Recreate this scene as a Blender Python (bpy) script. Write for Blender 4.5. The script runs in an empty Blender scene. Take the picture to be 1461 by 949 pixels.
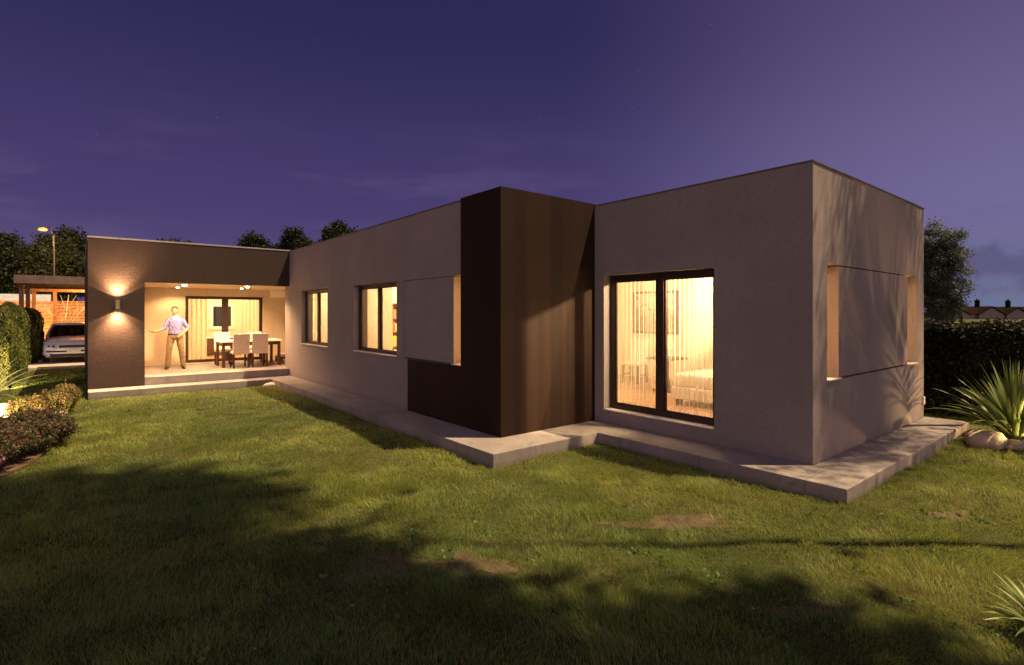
import bpy, bmesh, math, random
import numpy as np
from mathutils import Vector, Matrix
R = math.radians
random.seed(7); rng = np.random.default_rng(7)
S = bpy.context.scene
COL = S.collection

# ------------------------------------------------------------------ camera
# world axes follow the house: x runs away to the right, y away to the left
F, YAW, Y0 = 759.1, 0.68370, 447.34
CAM = Vector((-4.487, -5.7454, 1.837))
cd = bpy.data.cameras.new('camera'); cam = bpy.data.objects.new('camera', cd); COL.objects.link(cam)
cam.location = CAM; cam.rotation_euler = (R(90), 0, -YAW)
cd.sensor_width = 36; cd.lens = 36 * F / 1461; cd.shift_y = -(474.5 - Y0) / 1461
cd.clip_start = .05; cd.clip_end = 2000
S.camera = cam
FW = Vector((math.sin(YAW), math.cos(YAW), 0)); RT = Vector((math.cos(YAW), -math.sin(YAW), 0))
def at(px, Z, z=0.0):
    """ground position seen in column px at distance Z"""
    p = CAM + FW * Z + RT * ((px - 730.5) / F * Z)
    return Vector((p.x, p.y, z))
def hgt(py, Z): return CAM.z - (py - Y0) / F * Z

# ------------------------------------------------------------------ materials
def s2l(*c): return tuple((v / 255 / 12.92 if v / 255 <= .04045 else ((v / 255 + .055) / 1.055) ** 2.4) for v in c)
class N:
    def __init__(s, mat):
        mat.use_nodes = True; s.t = mat.node_tree; s.t.nodes.clear()
    def n(s, typ, props=None, **inp):
        nd = s.t.nodes.new(typ)
        for k, v in (props or {}).items(): setattr(nd, k, v)
        for k, v in inp.items(): s.set(nd, k, v)
        return nd
    def set(s, nd, k, v):
        key = int(k[1:]) if k[0] == 'i' and k[1:].isdigit() else k.replace('_', ' ')
        sock = nd.inputs[key]
        if isinstance(v, bpy.types.NodeSocket): s.t.links.new(v, sock)
        elif isinstance(v, bpy.types.Node): s.t.links.new(v.outputs[0], sock)
        else:
            if isinstance(v, tuple) and len(v) == 3 and sock.type == 'RGBA': v = v + (1,)
            sock.default_value = v
    def m(s, op, a, b=0.0, c=0.0, clamp=False): return s.n('ShaderNodeMath', {'operation': op, 'use_clamp': clamp}, i0=a, i1=b, i2=c).outputs[0]
    def vm(s, op, a, b): 
        nd = s.n('ShaderNodeVectorMath', {'operation': op}, i0=a, i1=b)
        return nd.outputs['Value'] if op == 'DOT_PRODUCT' else nd.outputs[0]
    def mix(s, f, a, b, blend='MIX'):
        nd = s.n('ShaderNodeMix', {'data_type': 'RGBA', 'blend_type': blend})
        for i, v in ((0, f), (6, a), (7, b)):
            if isinstance(v, bpy.types.NodeSocket): s.t.links.new(v, nd.inputs[i])
            elif isinstance(v, bpy.types.Node): s.t.links.new(v.outputs[0], nd.inputs[i])
            else: nd.inputs[i].default_value = (v + (1,)) if isinstance(v, tuple) and len(v) == 3 else v
        return nd.outputs[2]
    def noise(s, vec, scale, detail=3, rough=.55):
        return s.n('ShaderNodeTexNoise', None, Vector=vec, Scale=scale, Detail=detail, Roughness=rough).outputs[0]
    def remap(s, v, a, b, lo=0., hi=1.):
        return s.n('ShaderNodeMapRange', {'interpolation_type': 'SMOOTHSTEP'}, i0=v, i1=a, i2=b, i3=lo, i4=hi).outputs[0]
    def out(s, sh): 
        o = s.t.nodes.new('ShaderNodeOutputMaterial'); s.t.links.new(sh if isinstance(sh, bpy.types.NodeSocket) else sh.outputs[0], o.inputs[0])
def mat(name, col, rough=.6, var=.18, scale=6., bump=0., bscale=60., metal=0., spec=.4, coat=0., speck=0.):
    m = bpy.data.materials.new(name); t = N(m)
    tc = t.n('ShaderNodeTexCoord').outputs['Object']
    f = t.noise(tc, scale, 5)
    c = t.mix(t.remap(f, .3, .7), tuple(v * (1 - var) for v in col), tuple(min(1, v * (1 + var)) for v in col))
    if speck:
        c = t.mix(t.remap(t.noise(tc, 170, 2), .35, .68), c, tuple(v * (1 - speck) for v in col))
    p = t.n('ShaderNodeBsdfPrincipled', None, Base_Color=c, Roughness=rough, Metallic=metal)
    p.inputs['Specular IOR Level'].default_value = spec
    if coat: p.inputs['Coat Weight'].default_value = coat
    if bump:
        b = t.n('ShaderNodeBump', None, Height=t.noise(tc, bscale, 3), Strength=bump, Distance=.01)
        t.set(p, 'Normal', b)
    t.out(p); return m
def emit(name, col, strength):
    m = bpy.data.materials.new(name); t = N(m)
    t.out(t.n('ShaderNodeEmission', None, Color=col, Strength=strength)); return m
def glassmat(name, tint=(.93, .93, .9), rough=.01):
    m = bpy.data.materials.new(name); t = N(m)
    fc = t.n('ShaderNodeLayerWeight', None, Blend=.5).outputs['Facing']
    fr = t.m('ADD', t.m('MULTIPLY', t.m('POWER', fc, 5.), .90), .03)
    t.out(t.n('ShaderNodeMixShader', None, i0=fr, i1=t.n('ShaderNodeBsdfTransparent', None, Color=tint),
              i2=t.n('ShaderNodeBsdfGlossy', None, Color=(.9, .9, .9), Roughness=rough)))
    return m
def cloth(name, col, clear=.4, trans=.5):
    m = bpy.data.materials.new(name); t = N(m)
    tc = t.n('ShaderNodeTexCoord').outputs['Object']
    f = t.noise(tc, 9, 3)
    c = t.mix(t.remap(f, .3, .7), tuple(v * .88 for v in col), col)
    a = t.n('ShaderNodeMixShader', None, i0=trans, i1=t.n('ShaderNodeBsdfDiffuse', None, Color=c), i2=t.n('ShaderNodeBsdfTranslucent', None, Color=c))
    fc = t.n('ShaderNodeLayerWeight', None, Blend=.5).outputs['Facing']      # the weave closes up when seen along the cloth
    cl = t.m('MULTIPLY', t.m('SUBTRACT', 1., t.m('MULTIPLY', fc, .92)), clear)
    t.out(t.n('ShaderNodeMixShader', None, i0=cl, i1=a, i2=t.n('ShaderNodeBsdfTransparent', None, Color=(1, 1, 1))))
    return m
def leafmat(name, a, b, trans=.3, rough=.6, c3=None):
    """two-tone leaf; the tint attribute is stored per leaf"""
    m = bpy.data.materials.new(name); t = N(m)
    at_ = t.n('ShaderNodeAttribute', {'attribute_name': 'tint'}).outputs['Fac']
    c = t.mix(at_, a, b)
    if c3:
        c = t.mix(t.remap(at_, .9, .93), c, c3)
    p = t.n('ShaderNodeBsdfPrincipled', None, Base_Color=c, Roughness=rough); p.inputs['Specular IOR Level'].default_value = .25
    t.out(t.n('ShaderNodeMixShader', None, i0=trans, i1=p, i2=t.n('ShaderNodeBsdfTranslucent', None, Color=c)))
    return m

M = {}
def stucco(name, col, speck, bump, bscale):
    m = bpy.data.materials.new(name); t = N(m)
    tc = t.n('ShaderNodeTexCoord').outputs['Object']
    big = t.noise(tc, .9, 5, .6)
    c = t.mix(t.remap(big, .3, .72), tuple(v * .90 for v in col), tuple(v * 1.07 for v in col))
    fine = t.noise(tc, bscale * 1.3, 2)
    c = t.mix(t.remap(fine, .52, .72), c, tuple(v * (1 - speck) for v in col))
    c = t.mix(t.remap(t.noise(tc, 210, 1), .66, .75, 0, .5), c, tuple(min(1, v * 1.5) for v in col))
    c = t.mix(t.remap(t.noise(tc, 38, 3, .7), .38, .62, 0, .30), c, tuple(v * .62 for v in col))
    # faint rain streaks under the parapet and splash soiling at the foot (stains of their own)
    sx = t.n('ShaderNodeMapping', None, Vector=tc); sx.inputs['Scale'].default_value = (5, 5, .35)
    c = t.mix(t.remap(t.noise(sx.outputs[0], 1.5, 4), .52, .85, 0, .26), c, tuple(v * .55 for v in col))
    zz = t.n('ShaderNodeSeparateXYZ', None, Vector=tc).outputs[2]
    c = t.mix(t.m('MULTIPLY', t.remap(t.m('ADD', zz, t.m('MULTIPLY', t.noise(tc, 4, 5, .7), .35)), .24, .48, .42, 0.), 1.), c, tuple(v * .5 for v in col))
    h = t.m('ADD', t.noise(tc, bscale, 4, .65), t.m('MULTIPLY', t.noise(tc, bscale * .3, 3), .6))
    b = t.n('ShaderNodeBump', None, Height=h, Strength=bump, Distance=.012)
    p = t.n('ShaderNodeBsdfPrincipled', None, Base_Color=c, Roughness=.9, Normal=b); p.inputs['Specular IOR Level'].default_value = .2
    t.out(p); return m
M['stucco'] = stucco('pale_render', (.255, .220, .216), .18, .35, 75)
M['dark'] = stucco('brown_render', (.050, .033, .029), .25, .8, 46)
M['inner'] = stucco('cream_render', (.60, .49, .36), .05, .12, 80)
def cladding():
    m = bpy.data.materials.new('brown_cladding'); t = N(m)
    tc = t.n('ShaderNodeTexCoord').outputs['Object']
    sp = t.n('ShaderNodeSeparateXYZ', None, Vector=tc)
    u = t.m('MULTIPLY', t.m('SUBTRACT', sp.outputs[0], sp.outputs[1]), 1 / .235)
    wn = t.n('ShaderNodeTexWhiteNoise', {'noise_dimensions': '1D'}, W=t.m('FLOOR', u)).outputs[0]
    mp = t.n('ShaderNodeMapping', None, Vector=tc); mp.inputs['Scale'].default_value = (60, 60, 1.2)
    gr = t.noise(mp.outputs[0], 1., 4)
    f = t.m('ADD', t.m('MULTIPLY', wn, .55), t.m('MULTIPLY', gr, .45))
    c = t.mix(f, (.0130, .0064, .0048), (.031, .0155, .0102))
    fr = t.m('FRACT', u); jt = t.m('LESS_THAN', fr, .018)
    c = t.mix(t.m('MULTIPLY', jt, .6), c, (.008, .006, .005))
    b = t.n('ShaderNodeBump', None, Height=gr, Strength=.25, Distance=.004)
    p = t.n('ShaderNodeBsdfPrincipled', None, Base_Color=c, Roughness=.7, Normal=b); p.inputs['Specular IOR Level'].default_value = .12
    t.out(p); return m
M['clad'] = cladding()
def concrete():
    m = bpy.data.materials.new('paving_concrete'); t = N(m)
    tc = t.n('ShaderNodeTexCoord').outputs['Object']
    sp = t.n('ShaderNodeSeparateXYZ', None, Vector=tc)
    ux = t.m('FRACT', t.m('DIVIDE', t.m('ADD', sp.outputs[0], 100.613), 1.2)); uy = t.m('FRACT', t.m('DIVIDE', t.m('ADD', sp.outputs[1], 100.63), 1.2))
    j = t.m('MAXIMUM', t.m('LESS_THAN', ux, .006), t.m('LESS_THAN', uy, .006))
    c = t.mix(t.remap(t.noise(tc, 1.6, 6, .65), .3, .7), (.19, .165, .158), (.29, .255, .243))
    c = t.mix(t.remap(t.noise(tc, 90, 2), .4, .7, 0, .5), c, (.15, .13, .122))
    cell = t.n('ShaderNodeTexWhiteNoise', {'noise_dimensions': '2D'}, Vector=t.n('ShaderNodeCombineXYZ', None, X=t.m('FLOOR', t.m('DIVIDE', t.m('ADD', sp.outputs[0], 100.613), 1.2)), Y=t.m('FLOOR', t.m('DIVIDE', t.m('ADD', sp.outputs[1], 100.63), 1.2)))).outputs[0]
    c = t.mix(t.m('MULTIPLY', cell, .22), c, (.20, .175, .165))
    c = t.mix(t.remap(t.noise(tc, 5.5, 6, .7), .52, .70, 0, .55), c, (.11, .095, .085))
    c = t.mix(t.m('MULTIPLY', j, .8), c, (.05, .045, .04))
    c = t.mix(t.remap(sp.outputs[2], .0, .05, .45, 0.), c, (.13, .12, .08))
    b = t.n('ShaderNodeBump', None, Height=t.noise(tc, 60, 4), Strength=.25, Distance=.006)
    p = t.n('ShaderNodeBsdfPrincipled', None, Base_Color=c, Roughness=.8, Normal=b); p.inputs['Specular IOR Level'].default_value = .3
    t.out(p); return m
M['conc'] = concrete()
M['frame'] = mat('dark_brown_frame', (.035, .018, .013), .45, .2, 12)
M['sill'] = mat('pale_sill', (.6, .54, .48), .6, .1)
M['capping'] = mat('metal_capping', (.42, .38, .40), .45, .12, 3, metal=.6)
M['roof'] = mat('roof_felt', (.08, .08, .085), .9)
M['glass'] = glassmat('window_glass')
M['roomwall'] = mat('cream_room_wall', (.78, .68, .50), .9, .04, 2)
M['ceil'] = mat('white_ceiling', (.8, .76, .68), .9, .03)
M['wood_floor'] = mat('wood_floor', (.42, .24, .13), .45, .25, 5)
M['sheer'] = cloth('sheer_curtain', (.90, .80, .66), .76, .42)
M['drape'] = cloth('curtain_cloth', (.86, .76, .58), .08, .45)
M['darkwood'] = mat('dark_wood', (.075, .028, .016), .45, .3, 14)
M['cedar'] = mat('cedar_timber', (.30, .15, .075), .65, .3, 9, bump=.2, bscale=30)
M['carport_wood'] = mat('carport_timber', (.17, .085, .055), .65, .25, 7, bump=.2, bscale=30)
M['fascia'] = mat('carport_fascia', (.13, .085, .075), .6, .2, 4)
M['plast'] = glassmat('corrugated_sheet', (.45, .33, .24), .25)
M['pad_t'] = mat('taupe_upholstery', (.60, .48, .38), .9, .12, 30, bump=.2, bscale=200)
M['pad_w'] = mat('cream_upholstery', (.72, .66, .55), .9, .08, 30, bump=.2, bscale=200)
M['white'] = mat('white_table_top', (.78, .74, .66), .35, .05)
M['skin'] = mat('skin', (.42, .22, .14), .55, .1, 20)
M['shirt'] = mat('lavender_shirt', (.17, .18, .44), .85, .15, 25, bump=.3, bscale=40)
M['khaki'] = mat('khaki_trousers', (.22, .165, .095), .85, .15, 20, bump=.3, bscale=35)
M['hair'] = mat('dark_brown_hair', (.03, .017, .010), .6, .3, 60, bump=.5, bscale=150)
M['shoe'] = mat('dark_shoe', (.02, .014, .012), .4)
M['black'] = mat('black_metal', (.012, .012, .013), .45)
M['pole'] = mat('lamp_pole', (.035, .026, .022), .5, .2, metal=.4)
M['carpaint'] = mat('silver_car_paint', (.72, .75, .86), .3, .04, 3, metal=.15, coat=.6)
M['carglass'] = mat('dark_car_glass', (.012, .014, .03), .05, .05, spec=.7)
M['rubber'] = mat('tyre_rubber', (.015, .015, .015), .85)
M['plastic'] = mat('black_plastic', (.012, .012, .014), .5)
M['chrome'] = mat('alloy', (.5, .5, .52), .25, .05, metal=.9)
M['lampglass'] = mat('headlight_lens', (.35, .38, .45), .1, .3, 30, metal=.3, coat=1)
M['plate'] = mat('white_plate', (.75, .74, .70), .5, .04)
M['bark'] = mat('bark', (.11, .08, .055), .9, .35, 12, bump=.8, bscale=25)
M['palebark'] = mat('pale_bark', (.45, .34, .23), .85, .3, 12, bump=.5, bscale=25)
M['rock'] = mat('warm_rock', (.42, .33, .25), .9, .35, 5, bump=.9, bscale=9, speck=.25)
M['whiterock'] = mat('white_rock', (.72, .67, .58), .85, .15, 5, bump=.6, bscale=9)
M['soil'] = mat('garden_soil', (.085, .05, .032), .95, .4, 7, bump=1., bscale=22)
M['drive'] = mat('driveway_paving', (.40, .32, .26), .85, .2, 3, bump=.3, bscale=40)
M['kerb'] = mat('kerb_stone', (.50, .42, .35), .85, .15, 4, bump=.3, bscale=30)
M['farwall'] = mat('bungalow_wall', (.16, .14, .14), .9, .1)
M['farroof'] = mat('slate_roof', (.016, .009, .009), 1., .2, spec=0.)
M['fixture'] = mat('brushed_fixture', (.30, .27, .24), .4, .1, metal=.7)
M['leaf_d'] = leafmat('dark_tree_leaf', (.009, .014, .007), (.025, .036, .015))
M['leaf_o'] = leafmat('grey_green_leaf', (.040, .058, .042), (.15, .18, .125))
M['leaf_h'] = leafmat('conifer_leaf', (.040, .060, .014), (.20, .21, .060))
M['leaf_hedge'] = leafmat('hedge_leaf', (.010, .014, .008), (.034, .040, .018), c3=(.11, .07, .035))
M['leaf_red'] = leafmat('red_shrub_leaf', (.05, .055, .028), (.15, .115, .065), c3=(.26, .045, .05))
M['leaf_yel'] = leafmat('yellow_shrub_leaf', (.11, .11, .035), (.34, .29, .10), c3=(.42, .11, .11))
M['leaf_pink'] = leafmat('pink_petal', (.55, .28, .36), (.75, .45, .52))
M['strap'] = leafmat('strap_leaf', (.085, .125, .035), (.20, .24, .075), .15, .4)
M['strap_pale'] = leafmat('pale_strap_leaf', (.30, .29, .20), (.52, .48, .34), .15, .5)
M['grass'] = leafmat('grass_blade', (.082, .165, .042), (.37, .385, .082), .45, .55, c3=(.30, .23, .10))
M['dryleaf'] = leafmat('dry_leaf', (.35, .2, .1), (.5, .33, .2))
def lawnmat():
    m = bpy.data.materials.new('lawn_ground'); t = N(m)
    tc = t.n('ShaderNodeTexCoord').outputs['Object']
    c = t.mix(t.remap(t.noise(tc, .7, 5, .65), .35, .65), (.045, .060, .018), (.09, .085, .034))
    c = t.mix(t.remap(t.noise(tc, 14, 4), .45, .65, 0, .7), c, (.026, .022, .012))
    b = t.n('ShaderNodeBump', None, Height=t.noise(tc, 30, 5, .7), Strength=1., Distance=.04)
    p = t.n('ShaderNodeBsdfPrincipled', None, Base_Color=c, Roughness=.95, Normal=b); p.inputs['Specular IOR Level'].default_value = .1
    t.out(p); return m
M['lawn'] = lawnmat()
M['bare'] = mat('bare_earth', (.070, .047, .027), .95, .35, 9, bump=.9, bscale=30)

# ------------------------------------------------------------------ mesh building
class MB:
    def __init__(s): s.v = []; s.f = []
    def box(s, x0, y0, z0, x1, y1, z1):
        x0, x1 = sorted((x0, x1)); y0, y1 = sorted((y0, y1)); z0, z1 = sorted((z0, z1))
        b = len(s.v)
        s.v += [(x0, y0, z0), (x1, y0, z0), (x1, y1, z0), (x0, y1, z0), (x0, y0, z1), (x1, y0, z1), (x1, y1, z1), (x0, y1, z1)]
        s.f += [tuple(b + i for i in q) for q in ((3, 2, 1, 0), (4, 5, 6, 7), (0, 1, 5, 4), (1, 2, 6, 5), (2, 3, 7, 6), (3, 0, 4, 7))]
        return s
    def poly(s, pts, z0, z1):
        """prism over an outline"""
        b = len(s.v); n = len(pts)
        s.v += [(p[0], p[1], z0) for p in pts] + [(p[0], p[1], z1) for p in pts]
        s.f += [tuple(range(b + n - 1, b - 1, -1)), tuple(range(b + n, b + 2 * n))]
        s.f += [(b + i, b + (i + 1) % n, b + n + (i + 1) % n, b + n + i) for i in range(n)]
        return s
    def tube(s, pts, rad, n=8, cap=True):
        pts = [Vector(p) for p in pts]
        if not hasattr(rad, '__len__'): rad = [rad] * len(pts)
        b = len(s.v); prev = None
        for i, p in enumerate(pts):
            d = (pts[min(i + 1, len(pts) - 1)] - pts[max(i - 1, 0)]).normalized()
            u = prev if prev is not None else (Vector((1, 0, 0)) if abs(d.x) < .8 else Vector((0, 1, 0)))
            u = (u - d * u.dot(d)).normalized(); prev = u; w = d.cross(u)
            for k in range(n):
                a = 2 * math.pi * k / n
                s.v.append(tuple(p + (u * math.cos(a) + w * math.sin(a)) * rad[i]))
        for i in range(len(pts) - 1):
            for k in range(n):
                s.f.append((b + i * n + k, b + i * n + (k + 1) % n, b + (i + 1) * n + (k + 1) % n, b + (i + 1) * n + k))
        if cap:
            s.f.append(tuple(range(b + n - 1, b - 1, -1))); e = b + (len(pts) - 1) * n
            s.f.append(tuple(range(e, e + n)))
        return s
    def loft(s, rings, cap=True):
        b = len(s.v); n = len(rings[0])
        for r in rings: s.v += [tuple(p) for p in r]
        for i in range(len(rings) - 1):
            for k in range(n):
                s.f.append((b + i * n + k, b + i * n + (k + 1) % n, b + (i + 1) * n + (k + 1) % n, b + (i + 1) * n + k))
        if cap:
            s.f.append(tuple(range(b + n - 1, b - 1, -1))); e = b + (len(rings) - 1) * n
            s.f.append(tuple(range(e, e + n)))
        return s
    def ball(s, c, r, sq=(1, 1, 1), nu=12, nv=8):
        rings = []
        for i in range(1, nv):
            a = math.pi * i / nv
            rings.append([(c[0] + r * sq[0] * math.sin(a) * math.cos(2 * math.pi * k / nu), c[1] + r * sq[1] * math.sin(a) * math.sin(2 * math.pi * k / nu), c[2] - r * sq[2] * math.cos(a)) for k in range(nu)])
        return s.loft(rings)
    def build(s, name, m, parent=None, loc=None, rot=0, smooth=False, bevel=0., seg=2, fix=True):
        me = bpy.data.meshes.new(name); me.from_pydata(s.v, [], s.f); me.materials.append(m)
        if fix:
            bm = bmesh.new(); bm.from_mesh(me); bmesh.ops.recalc_face_normals(bm, faces=bm.faces)
            if bevel: bmesh.ops.bevel(bm, geom=[e for e in bm.edges if e.is_manifold and e.calc_face_angle(0) > .5], offset=bevel, segments=seg, affect='EDGES', profile=.5)
            bm.to_mesh(me); bm.free()
        if smooth:
            me.polygons.foreach_set('use_smooth', [True] * len(me.polygons))
        o = bpy.data.objects.new(name, me); COL.objects.link(o)
        if parent: o.parent = parent
        if loc is not None: o.location = loc
        o.rotation_euler.z = rot
        return o
def raw(name, V, FA, k, m, tint=None, parent=None, smooth=False, loc=None):
    """fast mesh from numpy: V (n,3), FA list of (faces array) with k corners each"""
    me = bpy.data.meshes.new(name); me.vertices.add(len(V)); me.vertices.foreach_set('co', np.asarray(V, np.float32).ravel())
    idx = np.concatenate([f.ravel() for f in FA]); tot = np.concatenate([np.full(len(f), f.shape[1], np.int32) for f in FA])
    st = np.concatenate([[0], np.cumsum(tot)[:-1]]).astype(np.int32)
    me.loops.add(len(idx)); me.loops.foreach_set('vertex_index', idx.astype(np.int32))
    me.polygons.add(len(tot)); me.polygons.foreach_set('loop_start', st); me.polygons.foreach_set('loop_total', tot)
    if smooth: me.polygons.foreach_set('use_smooth', np.ones(len(tot), bool))
    if tint is not None:
        a = me.attributes.new('tint', 'FLOAT', 'POINT'); a.data.foreach_set('value', np.asarray(tint, np.float32))
    me.materials.append(m); me.update(calc_edges=True)
    o = bpy.data.objects.new(name, me); COL.objects.link(o)
    if parent: o.parent = parent
    if loc is not None: o.location = loc
    return o
def tag(o, label=None, cat=None, group=None, kind=None):
    for k, v in (('label', label), ('category', cat), ('group', group), ('kind', kind)):
        if v: o[k] = v
    return o
def thing(name, label, cat, loc=(0, 0, 0), rot=0, group=None):
    o = bpy.data.objects.new(name, None); COL.objects.link(o); o.location = loc; o.rotation_euler.z = rot
    o.empty_display_size = .1
    return tag(o, label, cat, group)
def struct(name, mb, m, label, **kw): return tag(mb.build(name, m, **kw), label, name.replace('_', ' '), kind='structure')
def copy_tree(o, parent=None):
    c = o.copy(); COL.objects.link(c)
    if parent: c.parent = parent
    for ch in list(o.children): copy_tree(ch, c)
    return c
def lamp(typ, loc, energy, col, size=.05, spot=None, blend=.3, aim=None, name='light'):
    l = bpy.data.lights.new(name, typ); l.energy = energy; l.color = col
    if typ in ('POINT', 'SPOT'): l.shadow_soft_size = size
    if typ == 'AREA': l.shape = 'DISK'; l.size = size
    if spot: l.spot_size = R(spot); l.spot_blend = blend
    o = bpy.data.objects.new(name, l); COL.objects.link(o); o.location = loc
    if aim is not None: o.rotation_euler = (Vector(aim) - Vector(loc)).to_track_quat('-Z', 'Y').to_euler()
    return o
WARM = (1., .58, .27); WARM2 = (1., .70, .38); WARM3 = (1., .75, .47); AMBER = (1., .50, .14)

# ------------------------------------------------------------------ the house
H = 3.54; A, B, C, L, WW, T = 1.875, 3.26, 4.322, 9.414, 4.327, .30
house = thing('house', 'single storey flat roofed house in grey beige render with dark brown blocks', 'house')
def wall_x(x, y0, y1, z0, z1, holes, t, m, name='wall', parent=house):
    """wall whose outer face lies at x, body towards x+t; holes (y0,y1,z0,z1)"""
    mb = MB(); ys = sorted({y0, y1} | {h[0] for h in holes} | {h[1] for h in holes})
    for a, b in zip(ys, ys[1:]):
        hs = sorted([h for h in holes if h[0] <= a + 1e-6 and h[1] >= b - 1e-6], key=lambda h: h[2]); z = z0
        for h in hs:
            if h[2] > z: mb.box(x, a, z, x + t, b, h[2])
            z = h[3]
        if z < z1: mb.box(x, a, z, x + t, b, z1)
    return mb.build(name, m, parent, fix=False)
def wall_y(y, x0, x1, z0, z1, holes, t, m, name='wall', parent=house):
    mb = MB(); xs = sorted({x0, x1} | {h[0] for h in holes} | {h[1] for h in holes})
    for a, b in zip(xs, xs[1:]):
        hs = sorted([h for h in holes if h[0] <= a + 1e-6 and h[1] >= b - 1e-6], key=lambda h: h[2]); z = z0
        for h in hs:
            if h[2] > z: mb.box(a, y, z, b, y + t, h[2])
            z = h[3]
        if z < z1: mb.box(a, y, z, b, y + t, z1)
    return mb.build(name, m, parent, fix=False)
PZ = .14; FZ = .33; ZS, ZT = 1.045, 2.42
# long wall (pale) and its window openings; the L of dark cladding is set proud of a backing
W1 = (6.53, 8.43); W2 = (3.07, 5.015); NI = (.96, 2.80)
wall_x(0, 0.0, L + .40, PZ, H, [(W1[0], W1[1], ZS, ZT), (W2[0], W2[1], ZS, ZT), (NI[0], NI[1], ZS, ZT)], T, M['stucco'])
wall_x(A, -B, -.0, PZ, H, [(-2.07, -.21, .335, 2.43)], T, M['stucco'])
wall_y(-B, A + T, A + C, PZ, H, [(2.27, 5.81, ZS, ZT)], T, M['stucco'])
wall_x(A + C - T, -B + T, 16.6, PZ, H, [], T, M['stucco'])
# cladding: long side L shape and the short return beside the garden door
P = .022; cz = H + .035
mb = MB()
mb.box(-P, -P, PZ, 0, .96, cz).box(-P, .96, PZ, 0, 2.63, ZS - .003)
mb.box(.0, -P, PZ, A, 0, cz)
mb.build('cladding', M['clad'], house, fix=False)
MB().box(.0, .0, H, T, .96, cz - .002).box(T, .0, H, A, T, cz - .002).build('parapet_top', M['clad'], house, fix=False)
wall_y(0, T, A + T, PZ, H, [], T, M['stucco'])
# thin render grooves joining the openings of the long wall, cut as narrow proud lips
for y0, y1 in ((2.80, 3.07), (5.015, 6.53)):
    MB().box(-.010, y0 + .002, ZS + .012, 0, y1 - .002, ZT - .012).build('render_band', M['stucco'], house, fix=False)
# terrace wing
TY = 12.6
mb = MB().box(-WW, L, PZ, -3.28, L + .40, 2.59).box(-WW, L, 2.59, -.0, L + .40, H)
mb.build('wall', M['dark'], house, fix=False)
wall_x(-WW, L + .40, 17.2, PZ, H, [], .15, M['dark'])
wall_x(-WW + .15, L + .40, TY, PZ, 2.59, [], .15, M['inner'])
MB().box(-3.43, L + .41, PZ + .19, -3.281, TY, 2.588).build('wall', M['inner'], house, fix=False)
GD = (-2.03, .112)
wall_y(TY, -3.28, 2.2, FZ, 2.59, [(GD[0], GD[1], FZ + .03, 2.36)], .25, M['inner'])
wall_x(2.2, L + .4, TY, FZ, 2.59, [], .2, M['inner'])
wall_y(L + .2, .3, 2.2, FZ, 2.59, [], .2, M['inner'])
MB().box(-WW + .15, L + .40, 2.59, 2.4, TY + .25, 2.68).build('terrace_ceiling', M['inner'], house, fix=False)
MB().box(.33, TY - .34, 2.36, 2.19, TY, 2.588).build('soffit_box', M['ceil'], house, fix=False)
MB().box(-3.278, L + .0, PZ, -.002, L + .402, FZ).box(-3.278, L + .402, PZ, 2.2, TY, FZ).build('terrace_floor', M['conc'], house, fix=False)
# roofs and cappings
MB().box(T, T, 3.2, A + C - T, L + .4, 3.36).box(A + T, -B + T, 3.2, A + C - T, T, 3.36).box(-WW + .15, L + .40, 3.2, A + C - T, 17.0, 3.36).build('roof', M['roof'], house, fix=False)
ch, ov = .016, .010
mb = MB()
mb.box(-ov, .965, H, T, L - ov, H + ch)
mb.box(A - ov, -B - ov, H, A + T, -P - .002, H + ch).box(A + T, -B - ov, H, A + C + ov, -B + T, H + ch).box(A + C - T, -B + T, H, A + C + ov, 17.2, H + ch)
mb.build('capping', M['fascia'], house, fix=False)
MB().box(-WW - ov, L - ov, H, T, L + .42, H + .035).box(-WW - ov, L + .42, H, -WW + .2, 17.2, H + .035).build('capping', M['capping'], house, fix=False)
wall_y(16.9, -WW + .15, A + C - T, PZ, H, [], .3, M['stucco'])

# window units ----------------------------------------------------------------
def unit(name, ax, pos, lo, hi, z0, z1, cols, dep=.13, fw=.075, mid=.10, parent=house, glass=True):
    """framed glazing; ax 'x': plane x=pos (frame behind it), spans y lo..hi; ax 'y': plane y=pos"""
    def bx(mb, a, b, c, d, p0, p1):
        if ax == 'x': mb.box(p0, a, c, p1, b, d)
        else: mb.box(a, p0, c, b, p1, d)
    p0, p1 = pos + dep, pos + dep + .07
    fr = MB(); e = .002; p1 = p0 + .055
    bx(fr, lo + e, hi - e, z1 - fw, z1 - e, p0, p1); bx(fr, lo + e, hi - e, z0 + e, z0 + fw, p0, p1)
    bx(fr, lo + e, lo + fw, z0 + fw, z1 - fw, p0, p1); bx(fr, hi - fw, hi - e, z0 + fw, z1 - fw, p0, p1)
    w = (hi - lo) / cols
    for i in range(1, cols):
        bx(fr, lo + w * i - mid / 2, lo + w * i + mid / 2, z0 + fw, z1 - fw, p0 - .006, p1 - .002)
    root = fr.build(name, M['frame'], parent, fix=False)
    for i in range(cols):
        a = lo + w * i + (fw if i == 0 else mid / 2); b = lo + w * (i + 1) - (fw if i == cols - 1 else mid / 2)
        # slim sash lip then the pane
        sl = MB(); g = .028
        bx(sl, a, b, z0 + fw, z0 + fw + g, p0 + .012, p1 - .01); bx(sl, a, b, z1 - fw - g, z1 - fw, p0 + .012, p1 - .01)
        bx(sl, a, a + g, z0 + fw + g, z1 - fw - g, p0 + .012, p1 - .01); bx(sl, b - g, b, z0 + fw + g, z1 - fw - g, p0 + .012, p1 - .01)
        sl.build('sash', M['frame'], root, fix=False)
        if glass:
            pn = MB(); bx(pn, a + g, b - g, z0 + fw + g, z1 - fw - g, p0 + .035, p0 + .041)
            pn.build('pane', M['glass'], root, fix=False)
    return root
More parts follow.
